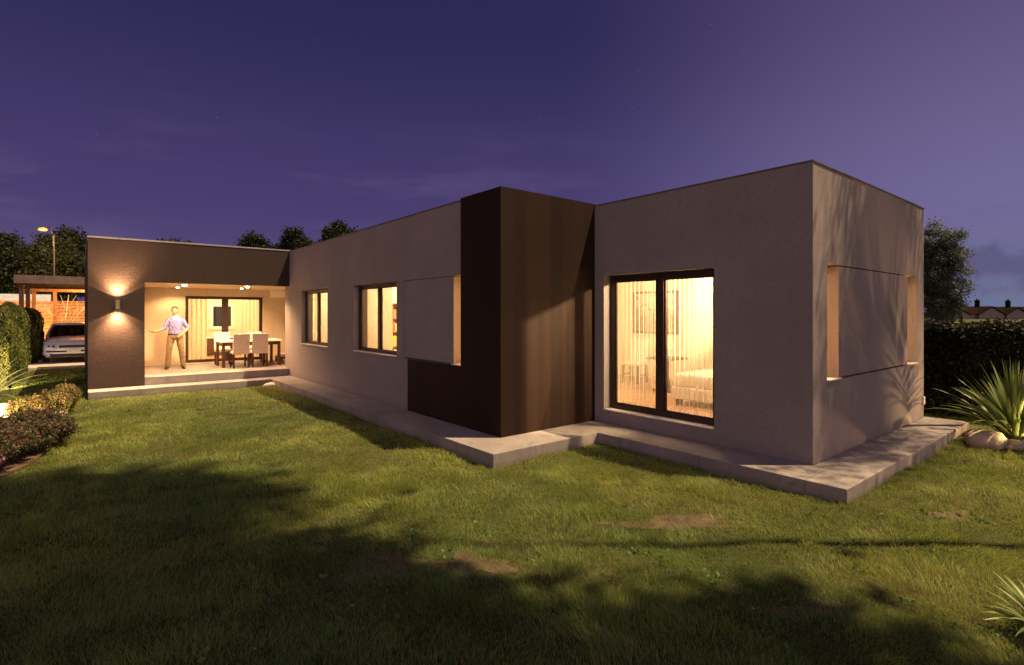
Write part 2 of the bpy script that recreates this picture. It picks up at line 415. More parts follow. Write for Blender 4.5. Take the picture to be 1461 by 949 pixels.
def sill(ax, pos, lo, hi, z, root, out=.03, dep=.13):
    mb = MB(); 
    if ax == 'x': mb.box(pos - out, lo - .0, z - .035, pos + dep, hi + .0, z)
    else: mb.box(lo, pos - out, z - .035, hi, pos + dep, z)
    return mb.build('sill', M['sill'], root, fix=False)
for w in (W1, W2):
    u = unit('window', 'x', 0, w[0], w[1], ZS + .002, ZT, 2, dep=.105, fw=.06, mid=.09)
    MB().box(-.025, w[0] + .003, ZS, .104, w[1] - .003, ZS + .016).build('sill', M['sill'], u, fix=False)
u = unit('window', 'x', .06, NI[0], NI[1], ZS + .002, ZT, 1)
MB().box(-.025, NI[0] + .003, ZS, .15, NI[0] + .26, ZS + .016).build('sill', M['sill'], u, fix=False)
MB().box(.003, 1.19, ZS + .018, .172, NI[1] - .003, ZT - .008).build('shutter_panel', M['stucco'], house, fix=False)
LED = emit('led_strip', (1., .44, .12), 12)
MB().box(.045, .962, ZS + .03, .085, .968, ZT - .03).build('light_strip', LED, u, fix=False)
u = unit('garden_door', 'x', A, -2.07, -.21, .337, 2.43, 2, dep=.15, fw=.085, mid=.12)
MB().box(A - .02, -2.065, .337, A + .149, -.215, .352).build('sill', M['sill'], u, fix=False)
u = unit('window', 'y', -B + .09, 2.27, 5.81, ZS + .002, ZT, 2)
MB().box(2.275, -B - .022, ZS, 2.66, -B + .20, ZS + .016).build('sill', M['sill'], u, fix=False)
MB().box(5.30, -B - .022, ZS, 5.805, -B + .20, ZS + .016).build('sill', M['sill'], u, fix=False)
MB().box(2.272, -B + .035, ZS + .03, 2.278, -B + .075, ZT - .03).build('light_strip', LED, u, fix=False)
MB().box(5.341, -B + .035, ZS + .03, 5.347, -B + .075, ZT - .03).build('light_strip', LED, u, fix=False)
MB().box(2.63, -B + .004, ZS + .022, 5.34, -B + .205, ZT - .014).build('shutter_panel', M['stucco'], house, fix=False)
unit('terrace_door', 'y', TY - .04, GD[0], GD[1], FZ + .032, 2.36, 2, dep=.10, fw=.06, mid=.13)
MB().box(6.10, -B - .03, .36, 6.16, -B, .49).build('outdoor_socket', M['white'], house, bevel=.006)

# rooms behind the glass --------------------------------------------------------
def room(x0, y0, x1, y1, z0, z1, skip=(), t=.06):
    MB().box(x0, y0, z0 - .05, x1, y1, z0).build('room_floor', M['wood_floor'], house, fix=False)
    MB().box(x0, y0, z1, x1, y1, z1 + .05).build('room_ceiling', M['ceil'], house, fix=False)
    mb = MB()
    if 'w' not in skip: mb.box(x0, y0, z0, x0 + t, y1, z1)
    if 'e' not in skip: mb.box(x1 - t, y0, z0, x1, y1, z1)
    if 's' not in skip: mb.box(x0 + t, y0, z0, x1 - t, y0 + t, z1)
    if 'n' not in skip: mb.box(x0 + t, y1 - t, z0, x1 - t, y1, z1)
    if mb.v: mb.build('room_wall', M['roomwall'], house, fix=False)
X1 = A + C - T - .002
room(A + T, -B + T, X1, .31, FZ, 2.8, skip=('w', 's', 'n'))
room(T, .31, X1, 2.93, FZ, 2.8, skip=('w', 's'))
room(T, 2.94, 3.6, 6.1, FZ, 2.8, skip=('w', 's'))
room(T, 6.12, 3.6, L + .18, FZ, 2.8, skip=('w', 's'))
room(-3.2, TY + .26, 3.4, 16.6, FZ, 2.66, skip=('s',))

# curtains ----------------------------------------------------------------------
def curtain(ax, pos, lo, hi, z0, z1, per, amp, m, label, group, ripple=1.):
    n = max(24, int((hi - lo) / per * 16)); V = []; rs = [0, .25, .5, .75, 1.]
    ph = random.random() * 6
    for r_ in rs:
        for i in range(n + 1):
            u = lo + (hi - lo) * i / n
            q = amp * (.8 + .35 * math.sin(u * 7 + ph)) * math.sin(2 * math.pi * u / per + .5 * math.sin(u * 5 + ph)) * (1 - .35 * r_)
            z = z0 + (z1 - z0) * r_
            V.append((pos + q, u, z) if ax == 'x' else (u, pos + q, z))
    mb = MB(); mb.v = V
    mb.f = [(j * (n + 1) + i, j * (n + 1) + i + 1, (j + 1) * (n + 1) + i + 1, (j + 1) * (n + 1) + i) for j in range(len(rs) - 1) for i in range(n)]
    return tag(mb.build('curtain', m, smooth=True, fix=False), label, 'curtain', group)
G = 'curtains behind the windows'
curtain('x', A + .42, -1.14, -.05, FZ + .01, 2.75, .082, .026, M['sheer'], 'sheer cream floor length curtain behind the left pane of the large garden door', G)
curtain('x', A + .43, -2.25, -1.15, FZ + .01, 2.75, .080, .026, M['sheer'], 'sheer cream floor length curtain behind the right pane of the large garden door', G)
curtain('x', .40, 7.55, 8.6, FZ + .02, 2.7, .13, .03, M['drape'], 'cream curtain in the left pane of the smaller window nearest the terrace', G)
curtain('x', .40, 6.35, 6.85, FZ + .02, 2.7, .11, .03, M['drape'], 'cream curtain at the right edge of the smaller window nearest the terrace', G)
curtain('x', .40, 4.02, 5.25, FZ + .02, 2.7, .15, .03, M['drape'], 'cream curtain filling the left pane of the window with the coloured bookcase', G)
curtain('x', .40, 2.97, 3.24, FZ + .02, 2.7, .10, .03, M['drape'], 'narrow cream curtain at the right edge of the window with the coloured bookcase', G)
curtain('y', TY + .40, -2.1, -1.40, FZ + .02, 2.55, .13, .035, M['drape'], 'cream curtain drawn across the left side of the terrace door behind the man', G)
curtain('y', TY + .40, -.42, .02, FZ + .02, 2.55, .11, .035, M['drape'], 'cream curtain at the right side of the terrace door behind the dining table', G)

# bedroom contents
pic = thing('picture', 'large framed pale landscape picture on the bedroom wall seen through the garden door', 'picture', (X1 - .06, 1.68, 1.86))
MB().box(-.035, -.61, -.49, -.0, -.565, .49).box(-.035, .565, -.49, 0, .61, .49).box(-.035, -.565, -.49, 0, .565, -.445).box(-.035, -.565, .445, 0, .565, .49).build('frame', M['darkwood'], pic, fix=False)
def paintmat():
    m = bpy.data.materials.new('landscape_print'); t = N(m)
    tc = t.n('ShaderNodeTexCoord').outputs['Object']; z = t.n('ShaderNodeSeparateXYZ', None, Vector=tc).outputs[2]
    w = t.m('ADD', z, t.m('MULTIPLY', t.m('SUBTRACT', t.noise(tc, 4, 5), .5), .5))
    c = t.mix(t.remap(w, -.2, .0), (.25, .17, .08), (.40, .32, .16)); c = t.mix(t.remap(w, .05, .12), c, (.62, .52, .34))
    c = t.mix(t.remap(t.noise(tc, 9, 4), .58, .64), c, (.25, .16, .09))
    t.out(t.n('ShaderNodeBsdfPrincipled', None, Base_Color=c, Roughness=.7)); return m
M['print'] = paintmat()
MB().box(-.018, -.565, -.445, -.006, .565, .445).build('canvas', M['print'], pic, fix=False)
bed = thing('bed', 'pale double bed with cushions at the right behind the sheer curtain', 'bed', (4.1, -1.55, FZ))
MB().box(-.95, -1.0, .10, .95, 1.0, .30).build('base', M['pad_w'], bed, bevel=.02)
MB().box(-.92, -.98, .30, .92, .98, .52).build('mattress', M['white'], bed, bevel=.05, seg=3, smooth=True)
MB().box(.95, -1.05, .0, 1.03, 1.05, 1.0).build('headboard', M['pad_w'], bed, bevel=.02)
for y in (-.5, .45): MB().box(.55, y - .33, .52, .82, y + .33, .80).build('pillow', M['pad_w'], bed, bevel=.06, seg=3, smooth=True)
for sx in (-.85, .85):
    for sy in (-.9, .9): MB().box(sx - .04, sy - .04, 0, sx + .04, sy + .04, .10).build('leg', M['darkwood'], bed)
tb = thing('pedestal_table', 'small dark pedestal table with a square top behind the garden door', 'table', (4.35, .35, FZ))
MB().box(-.28, -.28, .62, .28, .28, .66).build('tabletop', M['darkwood'], tb, bevel=.005)
MB().tube([(0, 0, .06), (0, 0, .3), (0, 0, .62)], [.09, .05, .08], 12).build('column', M['darkwood'], tb, smooth=True)
MB().box(-.2, -.2, 0, .2, .2, .06).build('base', M['darkwood'], tb, bevel=.01)
tl = thing('table_lamp', 'small cream shaded lamp on the dark pedestal table in the bedroom', 'lamp', (4.35, .35, FZ + .66))
MB().tube([(0, 0, 0), (0, 0, .02), (0, 0, .04), (0, 0, .2)], [.07, .07, .02, .015], 12).build('base', M['fixture'], tl, smooth=True)
MB().tube([(0, 0, .18), (0, 0, .40)], [.13, .09], 16, cap=False).build('lamp_shade', M['drape'], tl, smooth=True, fix=False)
def side_chair(name, label, loc, rot, pad, group, sh=.46, bh=.95, w=.42, tree=None):
    c = thing(name, label, 'chair', loc, rot, group)
    MB().box(-w / 2, -w / 2, sh - .07, w / 2, w / 2, sh).build('seat', pad, c, bevel=.018, seg=2, smooth=False)
    mb = MB(); mb.loft([[(-w / 2, y0, z), (w / 2, y0, z), (w / 2, y0 + .055, z), (-w / 2, y0 + .055, z)] for y0, z in ((-w / 2 - .01, sh - .08), (-w / 2 - .03, sh + .2), (-w / 2 - .07, bh))])
    mb.build('backrest', pad, c, bevel=.014, seg=2)
    for sx in (-1, 1):
        for sy in (-1, 1):
            x, y = sx * (w / 2 - .025), sy * (w / 2 - .03)
            MB().loft([[(x + a * .019, y + sy * .02 + b * .019, 0) for a, b in ((-1, -1), (1, -1), (1, 1), (-1, 1))], [(x + a * .024, y + b * .024, sh - .07) for a, b in ((-1, -1), (1, -1), (1, 1), (-1, 1))]]).build('leg', M['darkwood'], c)
    for sx in (-1, 1): MB().box(sx * (w / 2 - .035), -w / 2 + .05, .17, sx * (w / 2 - .015), w / 2 - .05, .20).build('stretcher', M['darkwood'], c)
    return c
side_chair('bedroom_chair', 'pale upholstered chair left of the pedestal table behind the sheer curtain', (4.9, 1.55, FZ), R(100), M['pad_w'], None)

# study contents: bookcase on the partition at y=6.04
bk = thing('bookcase', 'wooden bookcase of orange and yellow items seen in the right pane of the larger window', 'bookcase', (1.62, 5.80, FZ))
for sx in (-.485, .485): MB().box(sx - .015, -.16, 0, sx + .015, .22, 1.75).build('side_panel', M['cedar'], bk)
MB().box(-.47, .19, 0, .47, .215, 1.75).build('back_panel', M['cedar'], bk)
for i in range(6): MB().box(-.47, -.15, .05 + i * .335, .47, .19, .075 + i * .335).build('shelf', M['cedar'], bk)
bcols = [mat('book_%s' % n, c, .6, .1) for n, c in (('orange', (.55, .16, .03)), ('yellow', (.65, .42, .03)), ('red', (.38, .05, .03)), ('brown', (.12, .05, .025)), ('cream', (.6, .5, .34)))]
for i in range(5):
    x = -.44
    k = 0
    while x < .40:
        wd = random.uniform(.05, .10); hh = random.uniform(.18, .27)
        b = MB().box(1.62 + x, 5.80 - .12, FZ + .077 + i * .335, 1.62 + x + wd - .006, 5.80 + .12, FZ + .077 + i * .335 + hh).build('book', bcols[(i * 2 + random.randrange(3)) % 5] if i != 2 else bcols[1])
        tag(b, 'coloured book or box standing on the bookcase behind the larger window', 'book', 'books on the bookcase')
        x += wd
# terrace room: a dark inner window
iw = thing('inner_window', 'dark square window with a white frame inside the room beyond the terrace door', 'window', (-.33, 16.52, 1.72))
MB().box(-.42, -.05, -.48, -.30, .0, .5).box(.30, -.05, -.48, .42, 0, .5).box(-.30, -.05, -.48, .30, 0, -.36).box(-.30, -.05, .38, .30, 0, .5).build('frame', M['white'], iw, fix=False)
MB().box(-.30, -.02, -.36, .30, -.01, .38).build('pane', M['carglass'], iw, fix=False)
sd = thing('sideboard', 'low dark sideboard inside the room beyond the terrace door', 'sideboard', (-.6, 15.9, FZ))
MB().box(-.9, -.25, .12, .9, .25, .62).build('cabinet', M['darkwood'], sd, bevel=.006)
MB().box(-.93, -.27, .62, .93, .27, .66).build('top', M['white'], sd, bevel=.004)
for sx in (-.8, .8):
    for sy in (-.18, .18): MB().box(sx - .03, sy - .03, 0, sx + .03, sy + .03, .12).build('leg', M['darkwood'], sd)

# interior lamps (lit rooms)
lamp('POINT', (2.75, -2.3, 2.50), 85, WARM3, .05, name='bedroom_lamp')
lamp('SPOT', (2.85, -2.85, 2.60), 2300, WARM2, .03, 62, .5, (1.1, 0, 1.45), 'bedroom_spot')
lamp('POINT', (4.2, -.3, 2.45), 100, WARM3, .12, name='bedroom_lamp')
lamp('POINT', (2.2, 1.6, 2.5), 50, WARM3, .12, name='bedroom_lamp')
lamp('POINT', (1.9, 4.7, 2.5), 165, WARM3, .12, name='study_lamp')
lamp('POINT', (1.6, 7.7, 2.5), 165, WARM3, .12, name='study_lamp')
lamp('POINT', (-.6, 14.4, 2.4), 200, WARM2, .12, name='kitchen_lamp')

# ------------------------------------------------------------------ paving, ground
pv = [(-.612, L - .58), (-.612, -.63), (A - .62, -.63), (A - .62, -B - .55), (6.32, -B - .55), (6.32, 1.0), (A + C, 1.0), (A + C, -B), (A, -B), (A, 0), (0, 0), (0, L), (-WW, L), (-WW, L - .58)]
pv = [(p[0], p[1]) for p in pv]
struct('pavement', MB().poly(pv, -.06, PZ), M['conc'], 'raised pale concrete paving strip round the foot of the house', bevel=.007)
MB().box(0.02, .02, -.05, A + C - .02, L, PZ - .002).box(A + .02, -B + .02, -.05, A + C - .02, 0, PZ - .002).box(-WW + .02, L + .02, -.05, A + C - .02, 17, PZ - .002).build('foundation', M['conc'], house, fix=False)

def gz(x, y):
    """gentle lawn undulation"""
    return .022 * np.sin(x * 1.7 + .6 * y) * np.cos(y * 1.1 - .4 * x) + .012 * np.sin(x * 3.9 - y * 2.3) - .02
n = 160
ax_ = np.linspace(-16, 16, n)
gx, gy = np.meshgrid(ax_ - 3.0, ax_ * 1.0 + 3.5, indexing='ij')
V = np.stack([gx.ravel(), gy.ravel(), gz(gx, gy).ravel()], 1)
ii = np.arange(n * n).reshape(n, n); FA = np.stack([ii[:-1, :-1], ii[1:, :-1], ii[1:, 1:], ii[:-1, 1:]], -1).reshape(-1, 4)
tag(raw('lawn', V, [FA], 4, M['lawn'], smooth=True), 'uneven lawn ground round the house', 'lawn', kind='structure')
mb = MB(); g = 900
mb.v = [(-g, -g, -.08), (g, -g, -.08), (g, g, -.08), (-g, g, -.08)]; mb.f = [(0, 1, 2, 3)]
struct('ground', mb, M['lawn'], 'flat dark ground reaching the horizon', fix=False)
struct('driveway', MB().box(-6.35, 18.05, -.06, 2.0, 27.5, .03).box(-6.35, 17.72, -.06, 2.0, 18.05, .045), M['drive'], 'pale paved driveway under the carport', fix=False)

# ---- grass blades
def inside(x, y, x0, y0, x1, y1): return (x > x0) & (x < x1) & (y > y0) & (y < y1)
BARE = [(-2.75, -2.15, .34, .22), (-2.2, -2.5, .26, .17), (-.35, -3.05, .55, .16), (-.9, -4.35, .26, .11), (1.75, -4.5, .22, .10)]
def vnoise(x, y, s, seed):
    r = np.random.default_rng(seed).random((64, 64)); x = x * s; y = y * s
    xi = np.floor(x).astype(int); yi = np.floor(y).astype(int); fx = x - xi; fy = y - yi; fx = fx * fx * (3 - 2 * fx); fy = fy * fy * (3 - 2 * fy)
    g_ = lambda a, b: r[a % 64, b % 64]
    return (g_(xi, yi) * (1 - fx) + g_(xi + 1, yi) * fx) * (1 - fy) + (g_(xi, yi + 1) * (1 - fx) + g_(xi + 1, yi + 1) * fx) * fy
bed_pts = [(-9.5, 1.5), (-5.35, 2.05), (-4.95, 3.0), (-4.78, 3.9), (-4.95, 4.55), (-5.35, 5.0), (-5.55, 5.6), (-5.3, 6.2), (-4.85, 6.75), (-4.70, 7.3), (-4.95, 7.75), (-6.2, 8.2), (-9.5, 8.5)]
def lawn_mask(x, y):
    k = ~(inside(x, y, -.615, -.635, 9, 30) | inside(x, y, A - .625, -B - .555, 6.33, 3) | inside(x, y, -WW - .01, L - .59, 3, 18) | (inside(x, y, -6.4, 17.7, 3, 40)))
    # garden bed on the left
    ins = np.zeros(len(x), bool); n_ = len(bed_pts)
    for i in range(n_):
        (xa, ya), (xb, yb) = bed_pts[i], bed_pts[(i + 1) % n_]
        c_ = (ya > y) != (yb > y); ins ^= c_ & (x < (xb - xa) * (y - ya) / ((yb - ya) if yb != ya else 1e-9) + xa)
    k &= ~ins
    return k
def grass():
    parts = []
    for z0, z1, dens, w in ((.9, 2.2, 2600, .0042), (2.2, 4.2, 13500, .0030), (4.2, 6.5, 8500, .0040), (6.5, 10, 4200, .0056), (10, 19, 1100, .010)):
        area = 2 * 1.12 * (z1 ** 2 - z0 ** 2) / 2 + 2.2 * (z1 - z0)
        m = int(area * dens)
        Z = np.sqrt(rng.uniform(z0 ** 2, z1 ** 2, m)); X = rng.uniform(-1, 1, m) * (1.08 * Z + 1.0)
        x = CAM.x + FW.x * Z + RT.x * X; y = CAM.y + FW.y * Z + RT.y * X
        k = lawn_mask(x, y)
        cl = vnoise(x, y, 6., 3); patch = vnoise(x, y, 1.3, 4)
        k &= rng.random(m) < (.35 + .9 * cl)
        for bx, by, ra, rb in BARE:
            u = ((x - bx) * RT.x + (y - by) * RT.y) / ra; v = ((x - bx) * FW.x + (y - by) * FW.y) / rb
            d = np.sqrt(u * u + v * v) + .7 * (vnoise(x, y, 9., 8) - .5)
            k &= ~((d < 1.) & (rng.random(m) < .85 * np.sqrt(np.clip(1 - d, 0, 1))))
        x, y, cl, patch = x[k], y[k], cl[k], patch[k]; Z = Z[k]
        parts.append((x, y, cl, patch, np.full(len(x), w), Z))
    x, y, cl, patch, w, Z = (np.concatenate([p[i] for p in parts]) for i in range(6))
    m = len(x); h = (.016 + .024 * cl + .014 * patch) * rng.uniform(.6, 1.35, m) * np.where((rng.random(m) < .05) | (vnoise(x, y, 2.3, 41) > .86), 1.75, 1)
    th = rng.uniform(0, 2 * np.pi, m); ld = rng.uniform(0, 2 * np.pi, m) ; lx = np.cos(ld) * .8 + 1.1 * (vnoise(x, y, 3.1, 11) - .5) * 2; ly = np.sin(ld) * .8 + 1.1 * (vnoise(x, y, 3.1, 12) - .5) * 2
    ln = rng.uniform(.3, 1.15, m) * h
    z = gz(x, y) - .004
    dx, dy = np.cos(th) * w * rng.uniform(.7, 1.3, m), np.sin(th) * w * rng.uniform(.7, 1.3, m)
    P0 = np.stack([x - dx / 2, y - dy / 2, z], 1); P1 = np.stack([x + dx / 2, y + dy / 2, z], 1)
    P2 = np.stack([x + dx * .36 + lx * ln * .35, y + dy * .36 + ly * ln * .35, z + h * .62], 1); P3 = np.stack([x - dx * .36 + lx * ln * .35, y - dy * .36 + ly * ln * .35, z + h * .62], 1)
    P4 = np.stack([x + lx * ln, y + ly * ln, z + h], 1)
    Vv = np.stack([P0, P1, P2, P3, P4], 1).reshape(-1, 3); b = np.arange(m)[:, None] * 5
    t = np.clip(.15 + .45 * rng.random(m) + .5 * (vnoise(x, y, .55, 21) - .4) + .3 * (patch - .5), 0, .88)
    dry = rng.random(m) < .05 + .10 * (vnoise(x, y, .8, 31) > .62)
    t = np.where(dry, 1., t)
    o = raw('grass', Vv, [b + np.array([[0, 1, 2, 3]]), b + np.array([[3, 2, 4]])], 4, M['grass'], np.repeat(t, 5))
    tag(o, 'short uneven green grass covering the lawn in front of the house', 'grass', kind='stuff')
    return m
NG = grass()
for k, (bx, by, ra, rb) in enumerate(BARE):
    mb = MB(); r_ = np.random.default_rng(60 + k); ph = r_.uniform(0, 6, 3); nn = 40; mb.v.append((bx, by, float(gz(bx, by)) + .012))
    for q in range(nn):
        a = 2 * math.pi * q / nn; w_ = 1 + .25 * math.sin(3 * a + ph[0]) + .18 * math.sin(5 * a + ph[1]) + .1 * math.sin(9 * a + ph[2])
        X_, Z_ = math.cos(a) * ra * w_, math.sin(a) * rb * w_; x_, y_ = bx + RT.x * X_ + FW.x * Z_, by + RT.y * X_ + FW.y * Z_
        mb.v.append((x_, y_, float(gz(x_, y_)) + .003))
    mb.f = [(0, 1 + q, 1 + (q + 1) % nn) for q in range(nn)]
    tag(mb.build('bare_soil', M['bare'], smooth=True), 'worn patch of bare brown earth showing through the lawn', 'soil', kind='structure')
wx = rng.uniform(-7, 3, 900); wy = rng.uniform(-5.5, 8, 900); kk = lawn_mask(wx, wy) & (vnoise(wx, wy, .9, 77) > .55); wx, wy = wx[kk], wy[kk]
WP = np.repeat(np.stack([wx, wy, gz(wx, wy) + .016], 1), 9, 0) + rng.normal(size=(len(wx) * 9, 3)) * np.array([.035, .035, .006])
WEED = WP
def fallen(i, px, Z, s, label):
    p = at(px, Z); a = random.random() * 6
    V = np.array([(-1, -.1, .1), (-.3, -.5, 0), (.5, -.35, .12), (1, 0, .3), (.5, .4, .1), (-.3, .5, .05)]) * s
    c_, s_ = math.cos(a), math.sin(a); V = np.stack([V[:, 0] * c_ - V[:, 1] * s_, V[:, 0] * s_ + V[:, 1] * c_, V[:, 2]], 1)
    o = raw('fallen_leaf', V, [np.array([[0, 1, 2, 3, 4, 5]])], 6, M['dryleaf'], np.full(6, random.random()), loc=(p.x, p.y, float(gz(p.x, p.y)) + .035))
    tag(o, label, 'leaf', 'fallen leaves on the lawn')
for i, (px, py, s, lb) in enumerate([(503, 867, .022, 'brown curled leaf lying on the dark grass near the lower centre of the lawn'), (580, 853, .014, 'small pale leaf on the shaded grass right of the brown curled leaf'), (364, 926, .016, 'pale leaf in the shaded grass nearest the camera'), (26, 826, .014, 'tiny pale leaf on the lit grass at the left edge of the lawn'), (1075, 866, .014, 'tiny pale leaf on the lawn below the house corner')]):
    Z = F * CAM.z / (py - Y0); fallen(i, px, Z, s, lb)

# ------------------------------------------------------------------ leaves, trees
def leaf_mesh(name, pts, size, m, parent, tint=None, stretch=1.6, up=0., loc=None):
    """a diamond leaf at each point with a random turn"""
    n_ = len(pts); a = rng.normal(size=(n_, 3)); a[:, 2] += up; a /= np.linalg.norm(a, axis=1)[:, None]
    b_ = rng.normal(size=(n_, 3)); b_ -= a * (a * b_).sum(1)[:, None]; b_ /= np.linalg.norm(b_, axis=1)[:, None]
    s_ = (size * rng.uniform(.6, 1.35, n_))[:, None]
    nrm = np.cross(a, b_)
    P = np.stack([pts - a * s_ * stretch / 2, pts + b_ * s_ / 2 + nrm * s_ * .12, pts + a * s_ * stretch / 2, pts - b_ * s_ / 2 + nrm * s_ * .12], 1).reshape(-1, 3)
    ix = np.arange(n_)[:, None] * 4 + np.array([[0, 1, 2, 3]])
    t = rng.random(n_) if tint is None else tint
    return raw(name, P, [ix], 4, m, np.repeat(t, 4), parent, loc=loc)
def crown_pts(c, rad, nclump, per, spread, shell=.55, bottom=-.8):
    out = []; ts = []
    for i in range(nclump):
        while True:
            d = rng.normal(size=3); d /= np.linalg.norm(d); r_ = (shell + (1 - shell) * rng.random()) * rng.uniform(.78, 1.12)
            if d[2] > bottom: break
        cc = np.array(c) + d * r_ * np.array(rad)
        k = int(per * rng.uniform(.5, 1.5)); sp = spread * rng.uniform(.6, 1.3)
        q = rng.normal(size=(k, 3)) * sp * np.array([1, 1, .75]); out.append(cc + q)
        base = rng.uniform(.0, .75); ts.append(np.clip(base + rng.normal(size=k) * .15, 0, .88))
    return np.concatenate(out), np.concatenate(ts)
def tree(label, loc, ht, rad, zc, nclump, per, size, m=None, spread=.35, cat='tree', group=None, trunk_r=.14, name='tree', limbs=7, shell=.45):
    t = thing(name, label, cat, loc, 0, group); m = m or M['leaf_d']
    tr = MB(); top = zc + rad[2] * .4
    pts = [(math.sin(k * 1.3) * .05 * k, math.cos(k * 1.7) * .05 * k, top * k / 5) for k in range(6)]
    tr.tube(pts, [trunk_r * (1 - .15 * k) for k in range(6)], 8)
    for k in range(limbs):
        a = k * 2.4; z0 = zc - rad[2] * .6 + rad[2] * .9 * k / limbs
        z0 = max(.4, z0)
        e = (math.cos(a) * rad[0] * .75, math.sin(a) * rad[1] * .75, z0 + rad[2] * .45)
        tr.tube([(0, 0, z0), (e[0] * .5, e[1] * .5, z0 + rad[2] * .28), e], [trunk_r * .5, trunk_r * .3, trunk_r * .1], 6)
    tr.build('trunk', M['bark'], t, smooth=True)
    p, ti = crown_pts((0, 0, zc), rad, nclump, per, spread, shell)
    p = p[p[:, 2] > .15]; ti = ti[:len(p)]
    leaf_mesh('crown', p, size, m, t, ti)
    return t
M['weed'] = leafmat('weed_leaf', (.05, .11, .03), (.12, .20, .06))
tag(leaf_mesh('weeds', WEED, .026, M['weed'], None, stretch=1.5), 'small broad leaved weeds and clover scattered through the lawn', 'weeds', kind='stuff')
G = 'dark trees beyond the roof'
tree('rounded dark tree top left of the other trees beyond the roof', at(364, 46), 9, (1.0, 1.0, 1.3), 7.3, 60, 180, .13, group=G, spread=.26, trunk_r=.2)
tree('low dark bushy tree top between the rounded trees beyond the roof', at(392, 48), 9, (1.2, 1.2, 1.0), 6.9, 50, 180, .13, group=G, spread=.26, trunk_r=.2)
tree('dark tree with one thin shoot rising above its crown beyond the roof', at(424, 46), 9, (1.25, 1.25, 1.5), 7.5, 60, 180, .13, group=G, spread=.26, trunk_r=.2)
tree('tallest dark tree top beyond the long wall parapet', at(482, 44), 9, (1.35, 1.35, 1.6), 7.7, 80, 180, .13, group=G, spread=.26, trunk_r=.2)
tree('broad low dark tree top just showing by the tallest one beyond the roof', at(452, 47), 9, (1.2, 1.2, 1.), 6.9, 50, 180, .13, group=G, spread=.26, trunk_r=.2)
tree('small dark tree top peeping over the dark brown terrace block', at(262, 52), 8, (1.9, 1.9, .9), 8.0, 40, 150, .13, group=G, spread=.26, trunk_r=.2)
G = 'big dark trees beyond the carport'
tree('tall dark conifer shaped tree at the left edge beyond the timber fence', at(8, 38), 8, (1.25, 1.25, 2.7), 4.7, 120, 270, .13, group=G, spread=.32, trunk_r=.25)
tree('wide dark tree lit amber behind the street lamp', at(70, 37), 9, (1.5, 1.5, 2.5), 4.6, 150, 270, .13, group=G, spread=.34, trunk_r=.25)
tree('wide dark tree half hidden behind the dark terrace block', at(106, 41), 9, (2.0, 2.0, 2.8), 5.1, 150, 270, .13, group=G, spread=.34, trunk_r=.25)
tree('grey green airy tree beside the right end of the house', at(1338, 13.2), 4.4, (.64, .64, 1.75), 2.62, 190, 230, .028, M['leaf_o'], .085, trunk_r=.09, limbs=10, shell=.25)

# columnar conifers by the drive
def conifer(label, x, y, r_, h_):
    t = thing('columnar_conifer', label, 'conifer', (x, y, 0), 0, 'clipped conifers along the drive')
    MB().tube([(0, 0, 0), (0, 0, h_ * .8)], [.06, .02], 7).build('trunk', M['bark'], t)
    n_ = 15000; z = rng.random(n_) * h_; u = z / h_; a = rng.random(n_) * 2 * np.pi
    rr = r_ * (.80 + .26 * np.sin(u * np.pi)) * np.sqrt(np.clip(1 - np.clip((u - .78) / .22, 0, 1) ** 2.2, 0, 1)) * (1 + .10 * np.sin(a * 3 + z * 4) + .07 * np.sin(a * 7 - z * 9))
    rr *= rng.uniform(.72, 1.04, n_)
    p = np.stack([rr * np.cos(a), rr * np.sin(a), z + .02], 1)
    tt = np.clip(.4 + .3 * np.sin(a * 3 + z * 4) + rng.normal(size=n_) * .2, 0, .88)
    leaf_mesh('crown', p, .036, M['leaf_h'], t, tt, stretch=2.6, up=2.6)
conifer('dark clipped conifer column at the left edge of the picture nearest the garden', -6.25, 12.6, .36, 2.05)
conifer('yellow lit conifer column in front of the left carport post', -5.98, 14.4, .34, 2.1)
conifer('conifer column directly behind the yellow lit one', -6.0, 16.2, .33, 2.05)
conifer('conifer column just inside the left carport post', -5.98, 20.4, .36, 2.0)
conifer('farthest conifer column beside the parked car', -5.95, 22.0, .38, 2.0)

# hedge on the right
def hedge():
    t = thing('hedge', 'dense dark clipped hedge behind the strappy plant at the right', 'hedge', (0, 0, 0))
    a0 = at(1262, 10.8); a1 = at(1620, 8.4); dv = (a1 - a0); Ln = dv.length; dv.normalize(); nv = Vector((-dv.y, dv.x, 0))
    n_ = 130000; u = rng.random(n_) * Ln; z = rng.random(n_) * 1.58; q = rng.uniform(-.55, .55, n_)
    side = rng.random(n_)
    q = np.where(side < .62, -np.sign(dv.x) * .0 - .5 * np.where(rng.random(n_) < .85, 1, -1) + rng.normal(size=n_) * .07 + .09 * vnoise(u, z, 3., 5), q)
    z = np.where(side > .80, 1.56 + rng.normal(size=n_) * .05 + .14 * (vnoise(u, u * 0 + q, 2.3, 6) - .5), z)
    p = np.stack([a0.x + dv.x * u + nv.x * q, a0.y + dv.y * u + nv.y * q, z], 1)
    tt = np.clip(.35 + .5 * (vnoise(u, z, 3.5, 9) - .5) + rng.normal(size=n_) * .2, 0, .88); tt = np.where(rng.random(n_) < .012, 1., tt)
    leaf_mesh('foliage', p, .038, M['leaf_hedge'], t, tt)
    tr = MB()
    for k in range(26):
        c_ = a0 + dv * (Ln * (k + .5) / 26)
        for b_ in range(3):
            e = c_ + dv * random.uniform(-.3, .3) + nv * random.uniform(-.3, .3)
            tr.tube([(c_.x, c_.y, 0), ((c_.x + e.x) / 2, (c_.y + e.y) / 2, .6), (e.x, e.y, 1.5)], [.03, .02, .006], 5)
    tr.build('stems', M['bark'], t)
    return t
hedge()

